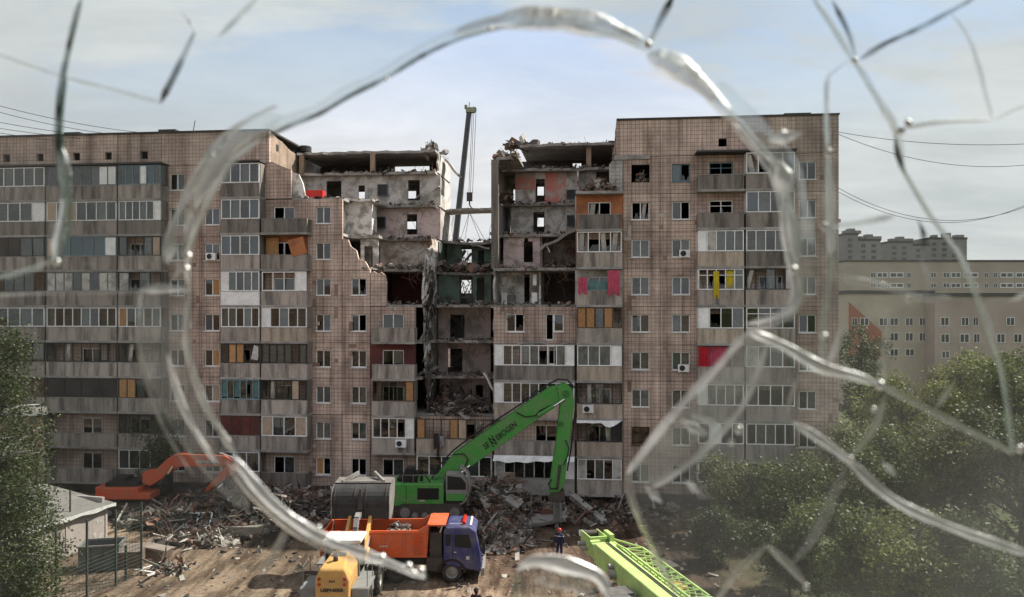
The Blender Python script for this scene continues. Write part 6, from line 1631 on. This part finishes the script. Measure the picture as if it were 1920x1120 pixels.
FW = glassy('fracture_white', (.97, .97, .96), .92, gr=.5, gs=.5); FG = glassy('fracture_grey', (.78, .75, .69), .55, .08, .12); FD = frac('fracture_dark', (.06, .065, .055), .8, .15, .2, .12); FT = frac('fracture_green', (.10, .24, .18), .6, .2, .5, .1)
FH = glassy('fracture_haze', (.88, .87, .84), .5, .15, .62)
EDGE = frac('glass_edge', (.3, .4, .36), .5, .15, .5, .3)
def shard(pts, m, dy, tilt=0.0):
    n = len(pts); c = [gp(x, y, dy) for x, y in pts]
    # pull every edge in by about half a millimetre so neighbours part
    area = sum(c[i].x * c[(i + 1) % n].z - c[(i + 1) % n].x * c[i].z for i in range(n)); sg = 1 if area > 0 else -1
    v = []
    for i in range(n):
        a, b_, d = c[i - 1], c[i], c[(i + 1) % n]
        e1, e2 = (b_ - a).normalized(), (d - b_).normalized(); nn = Vector((-(e1 + e2).z, 0, (e1 + e2).x)) * sg
        v.append(b_ + nn.normalized() * .0006 if nn.length > 1e-6 else b_)
    for p in v: p.y += tilt * p.x
    b = MB(); b.prism(v, (0, .004, 0)); b.m = [0, 0] + [1] * n
    return b.build('shard', [m, EDGE], bw)
G1, G2, G3, G4 = two_slot('pane_glass_light', .01), two_slot('pane_glass_left', .025), two_slot('pane_glass_right', .045), two_slot('pane_glass_dusty', .085)
c1 = [(165, -200), (150, 0), (118, 140), (108, 260), (120, 380), (100, 490), (0, 520), (-260, 560)]
rimB = [(1212, 95), (1160, 72), (1100, 55), (1000, 46), (920, 56), (850, 78), (790, 106), (730, 143), (660, 178), (600, 213), (540, 238), (490, 262), (440, 300), (410, 345), (382, 400), (360, 450), (352, 500), (355, 543)]
rimC = [(355, 546), (350, 650), (383, 755), (440, 850), (500, 925), (560, 975), (620, 1008), (690, 1035), (745, 1056), (800, 1080)]
rimF = [(1214, 97), (1270, 116), (1332, 165), (1382, 222), (1432, 282), (1462, 322), (1482, 400), (1492, 480), (1503, 560), (1470, 600), (1402, 620)]
rimE = [(1402, 622), (1345, 688), (1290, 745), (1232, 815), (1175, 890), (1190, 950), (1230, 1040), (1270, 1120), (1300, 1330)]
shard([(-260, -200)] + c1, G2, 0)
shard([(1330, -200), (1262, 0)] + rimB + [(260, 545), (0, 552), (-260, 600), (-260, 560), (0, 520), (100, 490), (120, 380), (108, 260), (118, 140), (150, 0), (165, -200)], G1, .001, .002)
shard([(-260, 600), (0, 553), (255, 546)] + rimC + [(790, 1120), (760, 1330), (-260, 1330)], G1, .002, -.002)
shard([(965, 1330), (966, 1120), (972, 1066), (1000, 1050), (1060, 1056), (1120, 1078), (1145, 1125), (1170, 1330)], G3, .001)
shard(rimE + [(2180, 1330), (2180, 1000), (1900, 850), (1780, 790), (1650, 722), (1540, 690), (1470, 650)], G4, .003, .004)
shard([(1335, -200), (1264, 0)] + rimF + [(1470, 648), (1540, 688), (1547, 600), (1560, 480), (1550, 280), (1550, 150), (1600, 112), (1530, 0), (1480, -200)], G1, .0, .001)
lc = [(1602, 112), (1680, 245), (1690, 310), (1742, 400), (1800, 480), (1845, 590), (1880, 700), (1900, 846)]
shard(lc + [(1780, 788), (1650, 720), (1542, 688), (1547, 600), (1562, 480), (1552, 280), (1552, 150)], G3, .002)
shard([(1480, -200), (1532, 0)] + lc + [(2180, 1000), (2180, -200)], G3, .004, .001)
def resample(pts, step=14.0):
    P_ = [Vector((x, y, 0)) for x, y in pts]; out_ = []
    for i in range(len(P_) - 1):
        p0, p1, p2, p3 = P_[max(i - 1, 0)], P_[i], P_[i + 1], P_[min(i + 2, len(P_) - 1)]
        k = max(1, int((p2 - p1).length / step))
        for j in range(k):
            t = j / k; out_.append(.5 * ((2 * p1) + (p2 - p0) * t + (2 * p0 - 5 * p1 + 4 * p2 - p3) * t * t + (3 * p1 - p0 - 3 * p2 + p3) * t ** 3))
    return out_ + [P_[-1]]
GRN_ = random.Random(12)
def crack(pts, w, m, name='crack', jit=.12, dy=-.004, smooth=True, flat=.42):
    """a rounded, uneven glass ridge along a polyline; w: pixel widths spread along it"""
    R_ = resample(pts, 9.0) if smooth else [Vector((x, y, 0)) for x, y in pts]; n = len(R_); b = MB(); w = w if isinstance(w, tuple) else (w, w); K = 5; jj = [GRN_.uniform(-.35, .35) for _ in range(200)]
    ph = GRN_.uniform(0, 6)
    for i, p in enumerate(R_):
        d = (R_[min(i + 1, n - 1)] - R_[max(i - 1, 0)]).normalized(); nn = Vector((-d.y, d.x, 0)); t = i / max(1, n - 1) * (len(w) - 1); k = min(int(t), len(w) - 2)
        ww = (w[k] * (1 - (t - k)) + w[k + 1] * (t - k)) * .56 * (1 + jit * math.sin(i * .5 + ph) + GRN_.uniform(-jit, jit) * .5)
        ww *= min(1, .12 + .3 * min(i, n - 1 - i))
        th = min(.014, ww * PX * flat)
        for j in range(K):
            an = math.pi * j / (K - 1) + (jj[(i // 4) % 200] if 0 < j < K - 1 else 0); q = p + nn * (ww * math.cos(an)); b.v.append(tuple(gp(q.x, q.y, dy - th * math.sin(an))))
    for i in range(n - 1):
        for j in range(K - 1): a, c = i * K + j, i * K + j + 1; b.f.append((a, c, c + K, a + K)); b.m.append(0)
    return b.build(name, m, bw, False)
def off(pts, d):
    out_ = []
    for i, (x, y) in enumerate(pts):
        a, c = pts[max(i - 1, 0)], pts[min(i + 1, len(pts) - 1)]; v = Vector((c[0] - a[0], c[1] - a[1])).normalized(); dd = d if not isinstance(d, (list, tuple)) else d[i]
        out_.append((x - v.y * dd, y + v.x * dd))
    return out_
# rim of the hole: a thin hard edge, a chipped white band outside it
crack(off(rimB[:6], 12), (10, 40, 46, 28, 12), FW, 'rim', .1, -.005, True, 1.0); crack(rimB[:4], (7, 7, 6), FG, 'rim'); crack(rimB[3:12], (5, 8, 9, 9, 8), FD, 'rim'); crack(off(rimB[4:12], 14), (14, 10, 14), FH, 'rim', .2)
crack(rimB[11:], (8, 10, 10, 8), FG, 'rim'); crack(off(rimB[11:15], 20), (10, 22, 26, 18), FW, 'rim', .2, -.006); crack(off(rimB[10:17], 44), (8, 12, 12, 9), FW, 'rim', .25); crack(off(rimB[10:17], 24), (30, 48, 46, 40), FH, 'rim', .1, -.001, True, .15)
for (x, y, r1, r2) in ((388, 290, 26, 20), (418, 264, 22, 14), (350, 425, 16, 34), (318, 470, 12, 28), (330, 508, 10, 20)):
    crack([(x + 8, y - r2), (x + 4, y), (x - 6, y + r2)], (6, r1, 8), FW, 'rim_chip', .15, -.007)
crack([(255, 546), (305, 541), (358, 545)], (8, 14, 7), FW, 'rim'); crack([(-40, 556), (130, 549), (258, 546)], (4, 6, 8), FH)
crack(off(rimC[:5], 44), (84, 70, 50, 26), FH, 'rim', .05, -.001, True, .12); crack(off(rimC[:4], 88), (6, 8, 7, 3), FG); crack(rimC[:4], (7, 10, 12), FG, 'rim'); crack(off(rimC[1:4], 40), (6, 12, 5), FW, 'rim_chip', .2)
crack(off(rimC[3:], 6), (14, 20, 18, 10), FW, 'rim', .15); crack(off(rimC[3:8], 22), (10, 12, 8), FG, 'rim'); crack([(545, 975), (520, 1030), (480, 1085)], (14, 18, 8), FH)
crack(off(rimF[:4], 8), (40, 40, 28, 16), FW, 'rim', .12, -.006, True, 1.0); crack(rimF[1:], (8, 9, 7), FG, 'rim'); crack(off(rimF[3:], 12), (10, 16, 16, 10), FW, 'rim', .2); crack(off(rimF[2:9], -20), (20, 36, 30), FH, 'rim', .1, -.001, True, .15)
for (pts, w) in ((((1440, 262), (1480, 255), (1505, 250)), (14, 30, 22)), (((1462, 300), (1472, 345), (1470, 380)), (18, 30, 12)), (((1478, 385), (1490, 440), (1496, 500)), (12, 20, 14)), (((1500, 545), (1485, 570), (1468, 590)), (10, 16, 10))): crack(list(pts), w, FW, 'rim_chip', .15, -.007)
# big pointed piece at lower right
crack(rimE[:5], (12, 14, 15, 12), FW, 'rim', .1); crack(rimE[4:8], (12, 12, 10), FG, 'rim'); crack([(1222, 915), (1300, 862), (1350, 812), (1392, 762), (1425, 690), (1440, 640)], (10, 13, 10, 8), FW); crack([(1198, 902), (1290, 808), (1370, 715), (1420, 632)], (40, 56, 44), FH, 'rim', .05, -.001, True, .1)
crack([(1402, 620), (1470, 649), (1540, 689), (1600, 704), (1650, 721)], (13, 17, 20, 12), FW, 'rim'); crack([(1650, 721), (1780, 789), (1905, 852)], (10, 11, 8), FG)
crack([(1484, 790), (1535, 822), (1590, 862), (1640, 910), (1700, 952), (1800, 995), (1930, 1040)], (12, 14, 16, 14, 14), FW); crack([(1592, 860), (1640, 800), (1660, 740)], (8, 12, 6), FG); crack([(1500, 702), (1482, 750), (1478, 782)], (10, 9, 8), FG); crack([(1590, 870), (1555, 945), (1530, 1000), (1482, 1062)], (10, 20, 18, 8), FH); crack([(1440, 1020), (1380, 1075), (1330, 1150)], (13, 11, 9), FG); crack([(1440, 1025), (1480, 1060), (1515, 1100)], (14, 15, 9), FG)
crack([(1655, 728), (1662, 690), (1650, 640)], (12, 9, 6), FG); crack([(1790, 715), (1770, 745), (1752, 770)], (5, 9, 5), FG)
for (pts, w) in ((((1275, 788), (1300, 802), (1328, 816)), (12, 18, 10)), (((1298, 780), (1322, 788), (1350, 800)), (8, 17, 10)), (((1210, 912), (1226, 928), (1242, 944)), (10, 20, 8)), (((1285, 902), (1300, 915), (1314, 928)), (8, 15, 8)), (((1652, 866), (1668, 880), (1682, 894)), (7, 15, 8))): crack(list(pts), w, FW, 'chip_scar', .15, -.006)
# right-hand cracks
crack([(1264, -10), (1235, 45), (1212, 95)], (13.5, 10.5, 7.5), FD); crack([(1530, 0), (1565, 55), (1600, 112)], (7.4, 9.9, 11.2), FG); crack([(1560, 0), (1590, 60), (1605, 110)], (7.5, 9, 7.5), FD)
crack(lc[:3], (8.7, 12.4, 12.4), FG); crack([(1678, 250), (1684, 290), (1700, 330)], (7.5, 12, 6), FD); crack(lc[2:], (7.4, 11.2, 11.2, 13.6), FH); crack(lc[2:6], (5, 6.2, 5), FG)
crack([(1830, -5), (1730, 50), (1660, 82), (1612, 112)], (7.5, 9, 9), FD); crack([(1600, 112), (1565, 135), (1550, 160), (1551, 280)], (7.4, 7.4, 8.7, 8.7), FG); crack([(1551, 280), (1556, 400), (1558, 500), (1545, 610), (1541, 688)], (13.6, 18.6, 21.1, 18.6, 12.4), FH); crack([(1552, 300), (1556, 390), (1556, 480)], (7.4, 11.2, 12.4), FW)
crack([(1782, 25), (1815, 70), (1838, 140), (1860, 225)], (5, 7.4, 8.7, 8.7), FG); crack([(1690, 243), (1760, 230), (1862, 226)], (11.2, 7.4, 5), FW); crack([(1862, 226), (1920, 200), (1990, 180)], (5, 5, 3.7), FG); crack([(1545, 424), (1600, 420), (1680, 405)], (9.9, 8.7, 12.4), FW); crack([(1720, 410), (1732, 440), (1730, 470)], (6, 10.5, 4.5), FD)
crack([(1560, 520), (1640, 532), (1720, 558), (1790, 560)], (8.7, 9.9, 12.4, 8.7), FH); crack([(1650, 560), (1665, 620), (1645, 715)], (8.7, 8.7, 9.9), FH); crack([(1578, 610), (1565, 660), (1545, 690)], (9.9, 12.4, 8.7), FW); crack([(1725, 480), (1738, 530), (1735, 560)], (6.2, 7.4, 6.2), FH); crack([(1890, 565), (1930, 550)], (12.4, 16.1), FW)
# left-hand cracks
crack(c1[1:5], (9, 11.2, 13.5, 10.5), FD); crack(off(c1[2:5], -6), (6, 8, 8), FT); crack([(108, 262), (122, 330), (122, 400), (100, 490)], (12.4, 21.1, 22.3, 16.1), FG, 'crack', .2); crack([(128, 300), (132, 400), (118, 480)], (5, 7.4, 5), FT); crack([(104, 488), (50, 508), (-20, 524)], (14.9, 11.2, 6.2), FH); crack([(96, 484), (108, 494)], (11.2, 13.6), FW, 'rim_chip')
crack([(-20, 96), (110, 142), (200, 165), (302, 193)], (4.3, 5, 5.6, 7.4), FG); crack([(300, 195), (330, 135), (366, 58)], (12, 10.5, 9), FD); crack([(366, 58), (350, 35), (338, 22)], (7.4, 9.9, 3.7), FW); crack([(298, 188), (310, 155)], (9.9, 5), FG); crack([(408, 72), (440, 40), (484, -5)], (9.9, 11.2, 12.4), FG); crack([(412, 68), (450, 30)], (5.2, 6), FD)
# piece standing up at the bottom
crack([(968, 1070), (1000, 1052), (1060, 1060), (1122, 1082), (1146, 1128)], (16.1, 24.8, 27.3, 22.3, 16.1), FW, 'rim', .12); crack([(968, 1068), (967, 1100), (966, 1160)], (8.7, 12.4, 12.4), FT, 'rim'); crack([(1000, 1085), (1060, 1090), (1120, 1120)], (24.8, 31, 24.8), FH, 'rim')
# chips that catch the sun
SPK = bpy.data.materials.new('sparkling_chip'); SPK.use_nodes = True; q_ = SPK.node_tree.nodes['Principled BSDF']; q_.inputs['Base Color'].default_value = (.8, .8, .78, 1); q_.inputs['Metallic'].default_value = 1.0; q_.inputs['Roughness'].default_value = .42
bm = bmesh.new(); bmesh.ops.create_icosphere(bm, subdivisions=2, radius=1.0); chip_me = bpy.data.meshes.new('chip'); bm.to_mesh(chip_me); bm.free(); chip_me.materials.append(SPK); chip_me.polygons.foreach_set('use_smooth', [True] * len(chip_me.polygons))
for x, y, r in ((716, 1046, 4), (766, 1063, 4), (789, 1071, 4), (597, 989, 3), (1487, 506, 5), (1546, 425, 4), (1688, 246, 5), (1703, 231, 4), (1602, 113, 3), (1554, 286, 4), (1385, 806, 4), (1371, 830, 3), (1594, 861, 4), (1650, 722, 5), (1655, 535, 3), (1703, 560, 3), (725, 148, 2.5), (106, 491, 4), (1912, 842, 4), (1545, 630, 4), (1638, 768, 3), (352, 480, 4), (348, 505, 4), (1215, 84, 4), (918, 55, 2.5), (1512, 1100, 3)):
    o = link('chip', chip_me, bw); o.location = gp(x, y, -.02); r *= 1.75; o.scale = (r * PX, r * PX * .8, r * PX * GRN_.uniform(.8, 1.2))
# sash round the pane and the wall it sits on, outside the picture
b = MB(); X0, X1, Z1 = gp(-260, 0).x, gp(2180, 0).x, gp(0, -200).z
b.box(X0 - .06, X1 + .06, -.035, .012, -.06, 0).box(X0 - .06, X1 + .06, -.035, .012, Z1, Z1 + .06).box(X0 - .06, X0, -.034, .011, 0, Z1).box(X1, X1 + .06, -.034, .011, 0, Z1); b.build('sash', PVC, bw)
wz_ = bw.location.z - .065
tag(MB().box(-6, 6, YG - .12, YG + .16, -.5, wz_).build('parapet_wall', PLAST), kind='structure')
ROOMW = mat('room_paint', (.62, .6, .56), .9, (.5, .48, .45), .6)
tag(MB().box(-6, 6, -5, YG - .125, 12.9, 13.05).build('floor', ROOMW), kind='structure'); tag(MB().box(-6.2, 6.2, -5.2, YG + .16, 16.1, 16.3).build('ceiling', ROOMW), kind='structure')
tag(MB().box(-6.2, 6.2, -5.2, -5.002, 12.9, 16.095).build('wall_back', ROOMW), kind='structure'); tag(MB().box(-6.2, -6.002, -5, YG + .1, 12.9, 16.095).build('wall_left', ROOMW), kind='structure'); tag(MB().box(6.002, 6.2, -5, YG + .1, 12.9, 16.095).build('wall_right', ROOMW), kind='structure')
bpy.context.view_layer.update()
